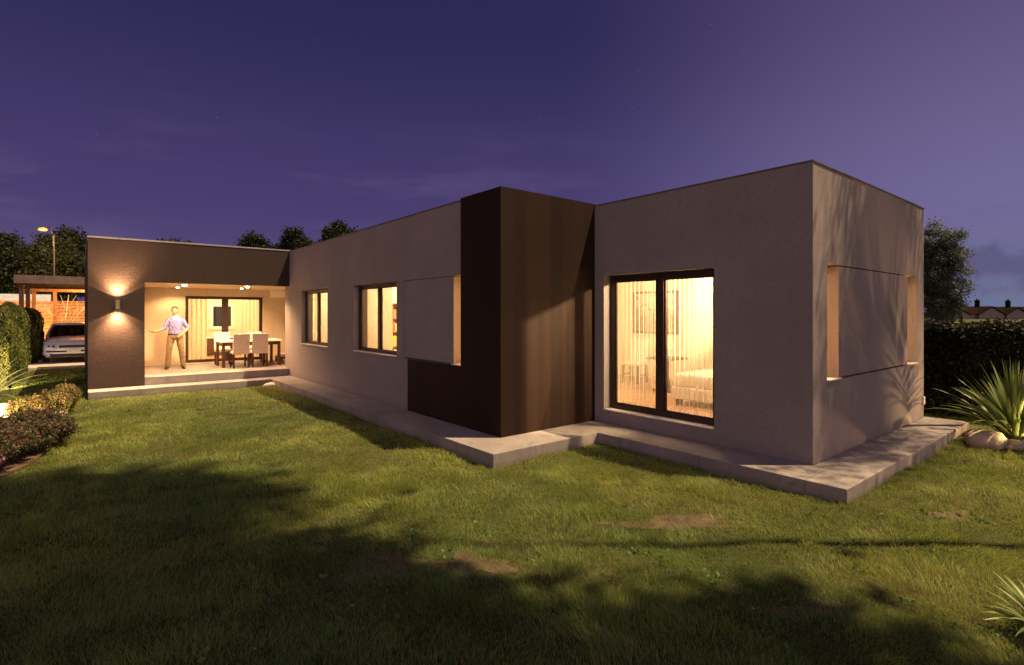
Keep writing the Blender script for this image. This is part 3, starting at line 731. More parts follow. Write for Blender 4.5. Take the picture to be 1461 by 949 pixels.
# strap-leaved plants
def strap_plant(name, label, loc, nleaf, length, m, width=.045, lean=(.1, 1.1), parts=True, az=None, cat='plant'):
    t = thing(name, label, cat, loc)
    V, FQ, TT = [], [], []
    for i in range(nleaf):
        a = (i * 2.39996 + random.uniform(-.3, .3)) if az is None else random.uniform(*az)
        q = random.random(); ln = length * random.uniform(.7, 1.08); le = lean[0] + (lean[1] - lean[0]) * q ** 1.1
        w_ = width * random.uniform(.75, 1.2); n_ = 9; b0 = len(V)
        ux, uy = math.cos(a), math.sin(a); x = .05 * q; z = 0.; th = math.pi / 2 - le * .55; st = ln / (n_ - 1); curl = le * random.uniform(.6, 1.2) / n_
        tw = random.uniform(-.5, .5); ti = random.random() * .88
        for k in range(n_):
            f = k / (n_ - 1); ww = w_ * (1.25 - .5 * f if f < .5 else 2.0 * (1 - f)) * .5 + .0015
            sx, sy = -uy * math.cos(tw) , ux * math.cos(tw)
            keel = ww * .45
            V.append((ux * x + sx * ww, uy * x + sy * ww, z + math.sin(tw) * ww * .5 + keel)); V.append((ux * x, uy * x, z)); V.append((ux * x - sx * ww, uy * x - sy * ww, z - math.sin(tw) * ww * .5 + keel)); TT += [ti] * 3
            x += math.cos(th) * st; z += math.sin(th) * st; th -= curl
        for k in range(n_ - 1):
            FQ += [(b0 + 3 * k, b0 + 3 * k + 1, b0 + 3 * k + 4, b0 + 3 * k + 3), (b0 + 3 * k + 1, b0 + 3 * k + 2, b0 + 3 * k + 5, b0 + 3 * k + 4)]
    raw('leaves', np.array(V), [np.array(FQ)], 4, m, TT, t, smooth=True)
    MB().tube([(0, 0, -.05), (0, 0, .04), (0, 0, .12)], [.07, .06, .02], 8).build('crown_base', M['palebark'], t, smooth=True)
    return t
yp = at(1447, 7.55)
strap_plant('strap_leaved_plant', 'tall green strap leaved plant lit from below at the right edge behind the rocks', (yp.x, yp.y, 0), 150, 1.16, M['strap'], .062, (.02, 1.4))
ap = at(1492, 3.02)
strap_plant('strap_leaved_plant', 'low yellow lit plant clump at the bottom right corner of the lawn', (ap.x, ap.y, 0), 46, .34, M['strap'], .026, (.3, 1.6))
lp = at(-26, 10.2)
strap_plant('pale_leaved_plant', 'plant with long thin pale leaves arching in from the left edge', (lp.x, lp.y, .05), 34, 1.15, M['strap_pale'], .035, (.5, 1.7))

def rock(label, loc, sx, sy, sz, m, seed, name='rock', group='rocks in the garden beds', rot=0):
    r_ = np.random.default_rng(seed); bm = bmesh.new(); bmesh.ops.create_icosphere(bm, subdivisions=4, radius=1)
    pl_ = r_.normal(size=(9, 3)); pl_ /= np.linalg.norm(pl_, axis=1)[:, None]; of = r_.uniform(.62, .92, 9)
    fr = r_.uniform(2, 5, (4, 3)); ph = r_.uniform(0, 6, 4)
    for v in bm.verts:
        d = np.array(v.co); k = 1.
        for p_, o_ in zip(pl_, of):
            s_ = d @ p_
            if s_ > o_: k = min(k, .3 * 1 + .7 * o_ / s_)
        k += .035 * sum(math.sin(fr[i] @ d + ph[i]) for i in range(4)) * .6 + .022 * (math.sin(d[0] * 11 + d[1] * 7 + seed) * math.sin(d[2] * 13 - d[0] * 5) + .6 * math.sin(d[1] * 23 + d[2] * 19))
        v.co = Vector((d[0] * k * sx, d[1] * k * sy, d[2] * k * sz + sz * .45))
    me = bpy.data.meshes.new(name); bm.to_mesh(me); bm.free(); me.materials.append(m); me.polygons.foreach_set('use_smooth', [True] * len(me.polygons))
    o = bpy.data.objects.new(name, me); COL.objects.link(o); o.location = loc; o.rotation_euler.z = rot
    return tag(o, label, 'rock', group)
p = at(1405, 7.45); rock('large rounded tan rock in front of the strap leaved plant', (p.x, p.y, -.03), .29, .22, .175, M['rock'], 4, rot=-.6)
p = at(1451, 7.35); rock('smaller flat tan rock at the right edge of the picture', (p.x, p.y, -.04), .20, .16, .10, M['rock'], 8)
p = at(1478, 7.25); rock('tan rock cut off by the right edge of the picture', (p.x, p.y, -.03), .18, .16, .12, M['rock'], 12)
p = at(8, 9.4); rock('bright white rock in the left flower bed lit by a garden light', (p.x, p.y, -.02), .36, .24, .19, M['whiterock'], 5)
p = at(-14, 9.2); rock('white rock cut off by the left edge of the picture', (p.x, p.y, -.02), .22, .2, .15, M['whiterock'], 6)
p = at(386, 13.55); rock('small pale stone lying on the grass at the end of the terrace step', (p.x, p.y, -.01), .16, .12, .06, M['whiterock'], 9, name='stone')

# flower bed on the left
struct('soil', MB().poly(bed_pts, -.08, .008), M['soil'], 'dark soil of the curved flower bed at the left', fix=True)
kp = []
for i in range(4, len(bed_pts) - 3):
    for k in range(4):
        t_ = k / 4; p0, p1, p2, p3 = (Vector(bed_pts[max(0, min(len(bed_pts) - 1, i + j))]) for j in (-1, 0, 1, 2))
        q = .5 * ((2 * p1) + (p2 - p0) * t_ + (2 * p0 - 5 * p1 + 4 * p2 - p3) * t_ * t_ + (3 * p1 - p0 - 3 * p2 + p3) * t_ ** 3); kp.append((q.x, q.y))
mb = MB(); rings = []
for i, q in enumerate(kp):
    a = Vector(kp[max(0, i - 1)]); b = Vector(kp[min(len(kp) - 1, i + 1)]); d = (b - a).normalized(); nn = Vector((-d.y, d.x))
    rings.append([(q[0] + nn.x * o_, q[1] + nn.y * o_, z) for o_, z in ((-.06, -.08), (.06, -.08), (.06, .055), (-.06, .055))])
mb.loft(rings)
struct('kerb', mb, M['kerb'], 'pale stone kerb curving round the left flower bed')
def shrub(label, loc, r_, h_, m, group, n_=9500, size=.019, seed=1, name='flowering_shrub'):
    t = thing(name, label, 'shrub', loc, 0, group); st = MB(); tips = []
    for k in range(42):
        a = k * 2.4; q = math.sqrt((k + .5) / 42); e = Vector((math.cos(a) * r_ * q, math.sin(a) * r_ * q, h_ * (1.05 - .45 * q * q) * random.uniform(.8, 1.1)))
        st.tube([(e.x * .25, e.y * .25, 0), (e.x * .7, e.y * .7, e.z * .55), tuple(e)], [.006, .004, .002], 4); tips.append(e)
    st.build('stems', M['bark'], t)
    tp = np.array([tuple(e) for e in tips]); i = rng.integers(0, len(tp), n_); f = rng.random(n_) ** .6
    p = tp[i] * np.stack([.25 + .75 * f, .25 + .75 * f, f], 1) + rng.normal(size=(n_, 3)) * .03
    p[:, 2] = np.abs(p[:, 2]) + .01
    tt = np.clip(.35 * rng.random(len(tp))[i] + .5 * rng.random(n_), 0, .88)
    fl = (p[:, 2] > h_ * .62) & (rng.random(n_) < .13) & ((rng.random(len(tp)) < .6)[i]); tt = np.where(fl, 1., tt)
    leaf_mesh('foliage', p, size, m, t, tt, stretch=2., up=.5)
    return t
G = 'red flowered shrubs in the left bed'
for px, Z, r_, h_, lb in ((70, 7.35, .33, .38, 'red tipped shrub at the right end of the front row in the left bed'), (38, 6.95, .35, .36, 'dull red and green shrub in the middle of the front row of the left bed'), (5, 6.5, .36, .38, 'dark shrub at the left edge of the picture in the front row of the bed'), (-30, 6.1, .4, .40, 'dark shrub cut off by the left edge in the front row of the bed')):
    p = at(px, Z); shrub(lb, (p.x, p.y, .03), r_, h_, M['leaf_red'], G)
p = at(54, 7.5); shrub('dark reddish shrub behind the red tipped one in the left bed', (p.x, p.y, .03), .34, .42, M['leaf_red'], G)
p = at(20, 7.2); shrub('brownish shrub behind the dull red one in the left bed', (p.x, p.y, .03), .36, .42, M['leaf_red'], G)
G = 'yellow lit shrubs in the left bed'
for px, Z, r_, h_, lb in ((40, 9.35, .27, .30, 'low yellow green shrub beside the bright white rock'), (76, 9.75, .31, .35, 'yellow and pink flowering shrub at the tip of the left bed'), (94, 10.05, .22, .44, 'pinkish shrub with a pale flower spike at the right tip of the left bed')):
    p = at(px, Z); shrub(lb, (p.x, p.y, .03), r_, h_, M['leaf_yel'], G)
p = at(-4, 6.05)
t = thing('pink_flower', 'pink flower head at the left edge below the dark shrubs', 'flower', (p.x, p.y, .0))
MB().tube([(0, 0, 0), (.01, 0, .15)], .004, 5).build('stem', M['leaf_h'], t)
q = rng.normal(size=(260, 3)); q /= np.linalg.norm(q, axis=1)[:, None]
leaf_mesh('petals', q * .06 * rng.uniform(.6, 1, (260, 1)) + np.array([.01, 0, .17]), .03, M['leaf_pink'], t)

# ------------------------------------------------------------------ lamps on the house
sc = thing('wall_lamp', 'brushed cylinder up and down light on the dark brown terrace block', 'wall lamp', (-3.80, L, 2.05))
MB().box(-.03, -.06, -.04, .03, -.0, .04).build('bracket', M['fixture'], sc, bevel=.004)
MB().tube([(0, -.10, -.10), (0, -.10, .10)], .050, 20, cap=False).build('body', M['fixture'], sc, smooth=True, fix=False)
lens = emit('warm_lens', (1., .72, .35), 22)
for s_ in (-1, 1): MB().tube([(0, -.10, s_ * .084), (0, -.10, s_ * .088)], .045, 16).build('lens', lens, sc)
for s_ in (-1, 1):
    lamp('SPOT', (-3.80, L - .14, 2.05 + s_ * .105), 48, WARM, .02, 122, .12, (-3.80, L - .14, 2.05 + s_ * 1.2), 'wall_lamp_beam')
    lamp('SPOT', (-3.80, L - .14, 2.05 + s_ * .105), 330, WARM, .02, 96, 1., (-3.80, L - .04, 2.05 + s_ * 1.2), 'wall_lamp_beam')
G = 'ceiling spots over the terrace'
bright = emit('downlight_lens', (1., .74, .36), 60)
for x, y, r_, e, lb in ((-2.34, 10.45, .055, 290, 'bright ceiling spot over the man on the terrace'), (-.85, 10.35, .055, 290, 'bright ceiling spot over the dining table on the terrace'), (-2.30, 12.0, .035, 60, 'small ceiling spot behind the bright one over the man'), (-.735, 11.55, .035, 60, 'small ceiling spot behind the bright one over the dining table')):
    d = thing('ceiling_light', lb, 'ceiling light', (x, y, 2.59), 0, G)
    MB().tube([(0, 0, -.012), (0, 0, 0)], [r_ + .022, r_ + .026], 20).build('trim_ring', M['fixture'], d, smooth=False)
    MB().ball((0, 0, -.014), r_, (1, 1, .35), 16, 8).build('lens', bright, d, smooth=True)
    lamp('SPOT', (x, y, 2.54), e, WARM, .04, 150, .5, (x, y, 0), 'terrace_spot')

# ------------------------------------------------------------------ terrace furniture
tb = thing('dining_table', 'long white topped outdoor dining table with dark legs on the terrace', 'table', (-.65, 11.1, FZ))
MB().box(-.80, -.47, .70, .80, .47, .745).build('tabletop', M['white'], tb, bevel=.006)
MB().box(-.72, -.40, .60, .72, -.37, .70).box(-.72, .37, .60, .72, .40, .70).box(-.75, -.37, .60, -.72, .37, .70).box(.72, -.37, .60, .75, .37, .70).build('apron', M['darkwood'], tb, fix=False)
for sx in (-.73, .73):
    for sy in (-.40, .40): MB().box(sx - .035, sy - .035, 0, sx + .035, sy + .035, .60 if False else .70).build('leg', M['darkwood'], tb)
G = 'dining chairs on the terrace'
side_chair('dining_chair', 'taupe backed dining chair on the near side of the table, left of the two', (-1.0, 10.58, FZ), 0, M['pad_t'], G)
side_chair('dining_chair', 'taupe backed dining chair on the near side of the table, right of the two', (-.52, 10.56, FZ), 0, M['pad_t'], G)
side_chair('dining_chair', 'cream backed dining chair facing out on the far side of the table, left end', (-1.19, 11.68, FZ), R(180), M['pad_w'], G)
side_chair('dining_chair', 'cream backed chair on the table far side behind the right near chair', (-.30, 11.68, FZ), R(180), M['pad_w'], G)
cf = thing('carafe', 'small glass carafe on the white dining table between the two near chairs', 'carafe', (-.62, 11.1, FZ + .745))
MB().tube([(0, 0, 0), (0, 0, .01), (0, 0, .08), (0, 0, .14), (0, 0, .20), (0, 0, .22)], [.05, .055, .06, .03, .028, .036], 16, cap=False).build('body', mat('smoky_glass', (.55, .5, .42), .08, .1, spec=.9), cf, smooth=True, fix=False)
MB().tube([(0, 0, .005), (0, 0, .09)], [.045, .05], 14).build('water', M['glass'], cf, smooth=True)
bn = thing('low_bench', 'low wooden bench with a pale cushion at the right end of the terrace', 'bench', (.75, 11.75, FZ))
MB().box(-.42, -.3, .10, .42, .3, .17).build('frame', M['darkwood'], bn, bevel=.004)
MB().box(-.42, -.3, .17, .42, .3, .25).build('cushion', M['pad_w'], bn, bevel=.025, seg=3)
for sx in (-.38, .38):
    for sy in (-.26, .26): MB().box(sx - .03, sy - .03, 0, sx + .03, sy + .03, .10).build('leg', M['darkwood'], bn)

# ------------------------------------------------------------------ the man
def fuse(name, mb, m, voxel, parent, smooth_it=2):
    """merge overlapping tapered limbs into one continuous skin"""
    o = mb.build(name, m); md = o.modifiers.new('r', 'REMESH'); md.mode = 'VOXEL'; md.voxel_size = voxel; md.use_smooth_shade = True
    sm = o.modifiers.new('s', 'SMOOTH'); sm.iterations = smooth_it; sm.factor = .5
    dg = bpy.context.evaluated_depsgraph_get(); me = bpy.data.meshes.new_from_object(o.evaluated_get(dg)); old = o.data
    o.modifiers.clear(); o.data = me; bpy.data.meshes.remove(old)
    if not len(me.materials): me.materials.append(m)
    me.polygons.foreach_set('use_smooth', [True] * len(me.polygons)); o.parent = parent
    return o
def limb(mb, pts, rad, n=12):
    mb.tube(pts, rad, n)
    for p_, r_ in zip(pts, rad): mb.ball(p_, r_, nu=10, nv=7)
def man(loc, rot):
    t = thing('person', 'man in lavender shirt and khaki trousers standing on the terrace, one arm out', 'person', loc, rot)
    # facing -y; his right arm is on the -x side
    sk = MB()
    lA, lK, lH = (-.185, -.01, .09), (-.150, -.02, .50), (-.095, .0, .93)
    rA, rK, rH = (.190, .0, .09), (.145, -.02, .50), (.095, .0, .93)
    for a, k, h in ((lA, lK, lH), (rA, rK, rH)): limb(sk, [a, ((a[0] + k[0]) / 2, a[1] + .02, .33), k, ((k[0] + h[0]) / 2, -.01, .72), h], [.042, .056, .056, .078, .088])
    sk.loft([[(w * math.cos(q) + .0, d * math.sin(q), z) for q in np.linspace(0, 2 * math.pi, 16, endpoint=False)] for w, d, z in ((.14, .10, .86), (.165, .115, .95), (.145, .10, 1.08), (.155, .105, 1.22), (.16, .105, 1.33), (.12, .085, 1.42), (.06, .055, 1.47))])
    limb(sk, [(0, .0, 1.42), (-.01, -.015, 1.56)], [.058, .052])
    hc = (-.015, -.02, 1.645); sk.ball(hc, .1, (.77, .95, 1.16), 18, 14); sk.ball((hc[0] - .012, hc[1] - .04, hc[2] - .065), .058, (.85, .9, .8), 12, 8)
    sk.ball((hc[0] - .02, hc[1] - .102, hc[2] - .012), .016, (.8, 1.1, 1.5), 8, 6)
    for s_ in (-1, 1): sk.ball((hc[0] + s_ * .078, hc[1] + .01, hc[2] - .005), .022, (.4, .8, 1.3), 8, 6)
    aS, aE, aW = (-.172, .0, 1.362), (-.262, -.03, 1.135), (-.475, -.16, 1.055)
    limb(sk, [aS, ((aS[0] + aE[0]) / 2, -.01, 1.26), aE, ((aE[0] + aW[0]) / 2 + .02, -.09, 1.10), aW], [.056, .050, .041, .042, .029])
    bS, bE, bW = (.172, .0, 1.362), (.305, .06, 1.13), (.175, -.10, .985)
    limb(sk, [bS, ((bS[0] + bE[0]) / 2, .03, 1.26), bE, ((bE[0] + bW[0]) / 2, -.02, 1.07), bW], [.056, .050, .041, .042, .029])
    def hand(W, d, up, side):
        W = Vector(W); d = Vector(d).normalized(); up = Vector(up); up = (up - d * up.dot(d)).normalized(); s = d.cross(up) * side
        limb(sk, [tuple(W), tuple(W + d * .05), tuple(W + d * .085)], [.026, .031, .030])
        for k, (o_, ln) in enumerate(((-.033, .062), (-.011, .078), (.011, .074), (.033, .058))):
            b_ = W + d * .085 + s * o_
            q1 = b_ + d * ln * .5 - up * .004; q2 = b_ + d * ln * .9 + up * .018
            limb(sk, [tuple(b_ - d * .02), tuple(q1), tuple(q2)], [.0095, .009, .0075], 7)
        b_ = W + d * .03 - s * .028; limb(sk, [tuple(b_), tuple(b_ - s * .025 + d * .025), tuple(b_ - s * .034 + d * .055)], [.012, .0105, .009], 7)
    hand(aW, (-.85, -.35, .12), (0, .2, 1), 1)
    hand(bW, (-.75, -.2, -.55), (0, -1, .2), -1)
    fuse('body', sk, M['skin'], .0065, t, 2)
    # eyes, brows, mouth as small features on the head
    fe = MB()
    for s_ in (-1, 1):
        fe.ball((hc[0] - .018 + s_ * .03, hc[1] - .088, hc[2] + .012), .008, (1.3, .6, .7), 8, 6); fe.box(hc[0] - .018 + s_ * .03 - .015, hc[1] - .097, hc[2] + .030, hc[0] - .018 + s_ * .03 + .015, hc[1] - .085, hc[2] + .036)
    fe.box(hc[0] - .04, hc[1] - .098, hc[2] - .062, hc[0] - .0, hc[1] - .09, hc[2] - .056)
    fe.build('face_features', M['hair'], t)
    hr = MB(); hr.ball((hc[0] + .004, hc[1] + .018, hc[2] + .03), .1, (.84, .98, 1.04), 18, 12); hr.ball((hc[0], hc[1] - .045, hc[2] + .085), .05, (1.2, .8, .6), 12, 8)
    # cut the hair back off the face
    ho = fuse('hair', hr, M['hair'], .008, t, 2); bm = bmesh.new(); bm.from_mesh(ho.data)
    for v in bm.verts:
        if v.co.y < hc[1] - .035 and v.co.z < hc[2] + .058: v.co.y = hc[1] - .03
    bm.to_mesh(ho.data); bm.free()
    sh = MB()
    sh.loft([[(w * math.cos(q), d * math.sin(q), z) for q in np.linspace(0, 2 * math.pi, 18, endpoint=False)] for w, d, z in ((.166, .124, .935), (.172, .128, 1.0), (.162, .120, 1.10), (.172, .126, 1.24), (.178, .122, 1.34), (.135, .10, 1.43), (.072, .070, 1.485), (.066, .066, 1.505))])
    for S_, E_, W_ in ((aS, aE, aW), (bS, bE, bW)):
        S_, E_, W_ = Vector(S_), Vector(E_), Vector(W_)
        limb(sh, [tuple(S_), tuple(S_.lerp(E_, .5)), tuple(E_), tuple(E_.lerp(W_, .22))], [.062, .057, .051, .049])
    so_ = fuse('shirt', sh, M['shirt'], .008, t, 2)
    for v in so_.data.vertices:      # creases in the cloth
        c_ = v.co; k_ = .0035 * math.sin(c_.z * 62 + 9 * math.sin(c_.x * 13) + 4 * c_.y * 10) + .0025 * math.sin(c_.x * 70 + c_.z * 31)
        v.co = c_ + v.normal * k_
    MB().box(-.006, -.134, 1.0, .006, -.118, 1.40).build('placket', M['shirt'], so_)
    tr = MB()
    for a, k, h in ((lA, lK, lH), (rA, rK, rH)): limb(tr, [(a[0], a[1], .085), ((a[0] + k[0]) / 2, a[1] + .005, .30), k, ((k[0] + h[0]) / 2, -.01, .72), (h[0], 0, .90)], [.066, .069, .072, .088, .100])
    tr.loft([[(w * math.cos(q), d * math.sin(q), z) for q in np.linspace(0, 2 * math.pi, 18, endpoint=False)] for w, d, z in ((.12, .10, .82), (.178, .128, .90), (.182, .132, .975))])
    to_ = fuse('trousers', tr, M['khaki'], .008, t, 2)
    for v in to_.data.vertices:
        c_ = v.co; v.co = c_ + v.normal * (.004 * math.sin(c_.z * 48 + 8 * math.sin(c_.x * 21) + c_.y * 30) * (1.2 if c_.z < .3 else .8))
    bl = MB(); bl.loft([[(.184 * math.cos(q), .134 * math.sin(q), z) for q in np.linspace(0, 2 * math.pi, 20, endpoint=False)] for z in (.955, .99)]); bl.build('belt', M['shoe'], t, smooth=True)
    for a, y_ in ((lA, -.35), (rA, .25)):
        s_ = MB(); s_.loft([[(a[0] + y_ * .0 + w * math.cos(q) + sh_ * y_ * .4, a[1] + yy + .0 * math.sin(q), max(0.002, zc_ + hh * math.sin(q))) for q in np.linspace(0, 2 * math.pi, 12, endpoint=False)] for yy, w, hh, zc_, sh_ in ((.075, .028, .035, .045, 0), (.05, .040, .05, .052, 0), (0, .043, .055, .055, 0), (-.08, .046, .038, .038, .12), (-.15, .044, .028, .028, .2), (-.195, .025, .018, .02, .25))])
        s_.build('shoe', M['shoe'], t, smooth=True)
    return t
man((-2.44, 11.30, FZ), R(-8)).scale = (.965, .965, .965)

# ------------------------------------------------------------------ carport, car, fence, street lamp
cp = thing('carport', 'brown timber carport with a flat corrugated roof left of the house', 'carport', (-6.1, 18.6, 0))
MB().box(-.07, 0, 2.86, 8.0, .045, 3.14).build('fascia', M['fascia'], cp)
MB().box(-.07, .045, 2.92, -.02, 7.4, 3.14).build('fascia', M['fascia'], cp)
mb = MB(); n_ = 260; V = []
for j, y in enumerate((.05, 7.4)):
    for i in range(n_ + 1): V.append((8.0 * i / n_, y, 3.04 + .025 * math.sin(8.0 * i / n_ * 2 * math.pi / .20) + .0 * j))
mb.v = V; mb.f = [(i, i + 1, n_ + 2 + i, n_ + 1 + i) for i in range(n_)]
mb.build('roof_sheet', M['carport_wood'], cp, smooth=True, fix=False)
for x, y in ((.10, .40), (.10, 3.4), (.10, 6.9), (.80, 6.9), (3.4, 6.9), (6.4, 6.9)): MB().box(x - .065, y - .065, 0, x + .065, y + .065, 2.80).build('post', M['cedar'], cp)
for y in (.40, 3.4, 6.9): MB().box(-.0, y - .05, 2.80, 7.9, y + .05, 2.96).build('beam', M['cedar'], cp)
for k in range(16): MB().box(.30 + k * .5, .06, 2.962, .35 + k * .5, 7.3, 3.01).build('rafter', M['cedar'], cp)

def car(loc):
    t = thing('parked_car', 'silver saloon car parked nose out under the carport, half hidden by the dark terrace block', 'car', loc)
    # nose at y=0 facing -y, tail at y=4.4
    def ring(y, w, zb, zt, crown=.03):
        return [(-w * .90, y, zb), (-w, y, zb + .12), (-w * 1.0, y, zb + (zt - zb) * .62), (-w * .94, y, zt - .05), (-w * .80, y, zt), (-w * .35, y, zt + crown), (w * .35, y, zt + crown), (w * .80, y, zt), (w * .94, y, zt - .05), (w, y, zb + (zt - zb) * .62), (w, y, zb + .12), (w * .90, y, zb)]
    bd = MB(); bd.loft([ring(y, w, zb, zt, c) for y, w, zb, zt, c in ((.0, .60, .34, .56, .01), (.05, .76, .26, .66, .02), (.18, .84, .21, .74, .03), (.5, .875, .19, .82, .04), (1.15, .885, .18, .92, .04), (1.9, .89, .18, .95, .02), (3.2, .89, .18, .97, .02), (3.9, .87, .2, .98, .02), (4.3, .82, .26, .93, .02), (4.42, .70, .34, .80, .01))])
    bd.build('body', M['carpaint'], t, smooth=True, bevel=0)
    cab = MB()
    def cr(y, w, z): return [(-w, y, z), (w, y, z)]
    def tr(y0, wl, zl, wu, zu): return None
    rf = MB(); rf.loft([[(-w, y, z - .05), (-w * .8, y, z), (0, y, z + .02), (w * .8, y, z), (w, y, z - .05), (w * .9, y, z - .07), (-w * .9, y, z - .07)] for y, w, z in ((1.78, .62, 1.40), (2.1, .65, 1.43), (2.7, .66, 1.44), (3.2, .64, 1.41))])
    rf.build('roof', M['carpaint'], t, smooth=True)
    for sx in (-1, 1):
        MB().tube([(sx * .80, 1.10, .93), (sx * .62, 1.80, 1.385)], .035, 6).tube([(sx * .80, 3.95, .97), (sx * .62, 3.15, 1.39)], .05, 6).tube([(sx * .83, 2.45, .95), (sx * .65, 2.45, 1.40)], .035, 6).build('pillar', M['carpaint'], t)
        MB().loft([[(sx * .82, 1.2, .95), (sx * .82, 3.85, .97), (sx * .635, 3.1, 1.36), (sx * .635, 1.85, 1.37)], [(sx * .80, 1.2, .95), (sx * .80, 3.85, .97), (sx * .615, 3.1, 1.36), (sx * .615, 1.85, 1.37)]]).build('side_window', M['carglass'], t)
        m_ = MB().ball((sx * .97, 1.32, 1.02), .09, (1.15, .55, .75), 12, 8); m_.build('mirror', M['plastic'], t, smooth=True)
        h = MB(); h.loft([[(sx * .46, -.03, .545), (sx * .81, .07, .570), (sx * .81, .10, .690), (sx * .48, .005, .680)], [(sx * .50, .20, .555), (sx * .80, .30, .585), (sx * .80, .32, .675), (sx * .52, .24, .665)]])
        ho = h.build('headlight', M['lampglass'], t, bevel=.012)
        MB().ball((sx * .57, -.005, .615), .042, (1, .5, 1), 10, 8).ball((sx * .70, .03, .628), .034, (1, .5, 1), 10, 8).build('reflector', M['plastic'], ho, smooth=True)
        MB().ball((sx * .62, .035, .33), .05, (1.3, .5, .7), 10, 8).build('fog_light', M['lampglass'], t, smooth=True)
        for y in (.82, 3.5):
            w_ = MB().tube([(sx * .70, y, .31), (sx * .885, y, .31)], .31, 24).build('wheel', M['rubber'], t)
            MB().tube([(sx * .88, y, .31), (sx * .897, y, .31)], [.20, .19], 18).build('rim', M['chrome'], w_)
    MB().loft([[(-.79, 1.08, .94), (.79, 1.08, .94), (.61, 1.80, 1.385), (-.61, 1.80, 1.385)], [(-.77, 1.12, .93), (.77, 1.12, .93), (.60, 1.83, 1.37), (-.60, 1.83, 1.37)]]).build('windscreen', glassmat('windscreen_glass', (.35, .38, .5), .02), t)
    MB().loft([[(-.77, 3.98, .97), (.77, 3.98, .97), (.6, 3.2, 1.39), (-.6, 3.2, 1.39)], [(-.76, 3.95, .96), (.76, 3.95, .96), (.59, 3.18, 1.37), (-.59, 3.18, 1.37)]]).build('rear_window', M['carglass'], t)
    for sx in (-.34, .34):
        s_ = MB().box(sx - .13, 2.3, .80, sx + .13, 2.42, 1.10).build('seat', M['plastic'], t, bevel=.04); MB().box(sx - .12, 2.28, 1.13, sx + .12, 2.38, 1.28).build('headrest', M['pad_w'], s_, bevel=.03)
    MB().box(-.42, -.035, .56, .42, .1, .65).build('grille', M['plastic'], t, bevel=.015)
    MB().box(-.66, -.02, .235, .66, .1, .335).build('lower_grille', M['plastic'], t, bevel=.015)
    MB().loft([[(-.78, .05, .40), (.78, .05, .40), (.78, .05, .46), (-.78, .05, .46)], [(-.56, -.035, .40), (.56, -.035, .40), (.56, -.035, .46), (-.56, -.035, .46)]]).build('bumper_strip', M['plastic'], t, bevel=.01)
    pt = MB().box(-.20, -.055, .40, .20, -.04, .49).build('number_plate', M['plate'], t, bevel=.004)
    mk = MB()
    for k, (x, w_) in enumerate(((-.15, .04), (-.09, .04), (-.02, .03), (.07, .04), (.13, .04))): mk.box(x - w_ / 2 + .008, -.0565, .42, x + w_ / 2 - .016, -.0555, .47 if k % 2 else .455)
    mk.build('plate_marks', M['plastic'], pt)
    MB().tube([(-.1, 1.03, .955), (.45, 1.10, .98)], .008, 5).tube([(-.6, 1.02, .95), (-.1, 1.10, .98)], .008, 5).build('wiper', M['plastic'], t)
    return t
car((-4.62, 19.6, .03))

fn = thing('timber_fence', 'horizontal slatted timber fence lit amber behind the carport', 'fence', (-13, 27.2, 0))
mb = MB()
for k in range(15): mb.box(0, -.01 - .012 * (k % 2), .06 + k * .155, 18, .015, .06 + k * .155 + .135)
mb.build('slats', M['cedar'], fn, fix=False)
for k in range(10): MB().box(k * 2 - .05, .016, 0, k * 2 + .05, .11, 2.42).build('post', M['carport_wood'], fn)
MB().box(-.05, -.04, 2.385, 18, .09, 2.425).build('capping', M['cedar'], fn)
# pale branching tree in front of the fence
p = at(78, 22.6)
bt = thing('bare_tree', 'small bare tree with pale forked branches in front of the timber fence', 'tree', (p.x + .25, 26.4, 0))
mb = MB().tube([(0, 0, 0), (.02, 0, .5), (0, 0, .9)], [.06, .05, .045], 7)
for a, ln, up in ((.2, .95, 1.5), (2.6, .95, 1.6), (3.4, .7, 1.2), (5.6, .7, 1.3), (1.2, .5, 1.8)):
    e = (math.cos(a) * ln, math.sin(a) * .35 * ln, .9 + up); mb.tube([(0, 0, .8), (e[0] * .4, e[1] * .4, .9 + up * .45), e], [.035, .025, .01], 6)
    for s_ in (-.35, .4): mb.tube([(e[0] * .5, e[1] * .5, .9 + up * .55), (e[0] * .7 + s_ * .4, e[1], .9 + up * .8), (e[0] * .8 + s_ * .8, e[1], .9 + up * 1.0)], [.016, .010, .004], 5)
mb.build('trunk', M['palebark'], bt, smooth=True)
lamp('SPOT', (-6.9, 26.0, .15), 700, AMBER, .05, 110, .6, (-6.4, 27.2, 1.4), 'fence_uplight')
ul = thing('garden_spotlight', 'small spotlight at the foot of the timber fence beside the conifers', 'spotlight', (-6.9, 25.93, 0))
MB().tube([(0, 0, 0), (0, 0, .08)], .012, 6).build('spike', M['black'], ul); MB().tube([(-.03, -.05, .07), (.02, .05, .14)], .04, 12).build('head', M['black'], ul)
lamp('POINT', (-3.9, 24.3, 2.55), 330, AMBER, .06, name='carport_light')
cl_ = thing('ceiling_light', 'round lit lamp under the carport roof', 'ceiling light', (-3.9, 24.3, 2.78)); MB().tube([(0, 0, 0), (0, 0, .18)], .05, 12).build('housing', M['black'], cl_); MB().ball((0, 0, -.05), .06).build('bulb', emit('carport_bulb', (1, .6, .25), 12), cl_, smooth=True)
neighbour = thing('garden_shed', 'low blue grey roofed shed beyond the fence at the left edge', 'shed', tuple(at(2, 34)))
MB().box(-2.2, -1.5, 0, 2.2, 1.5, 2.1).build('wall', M['farwall'], neighbour)
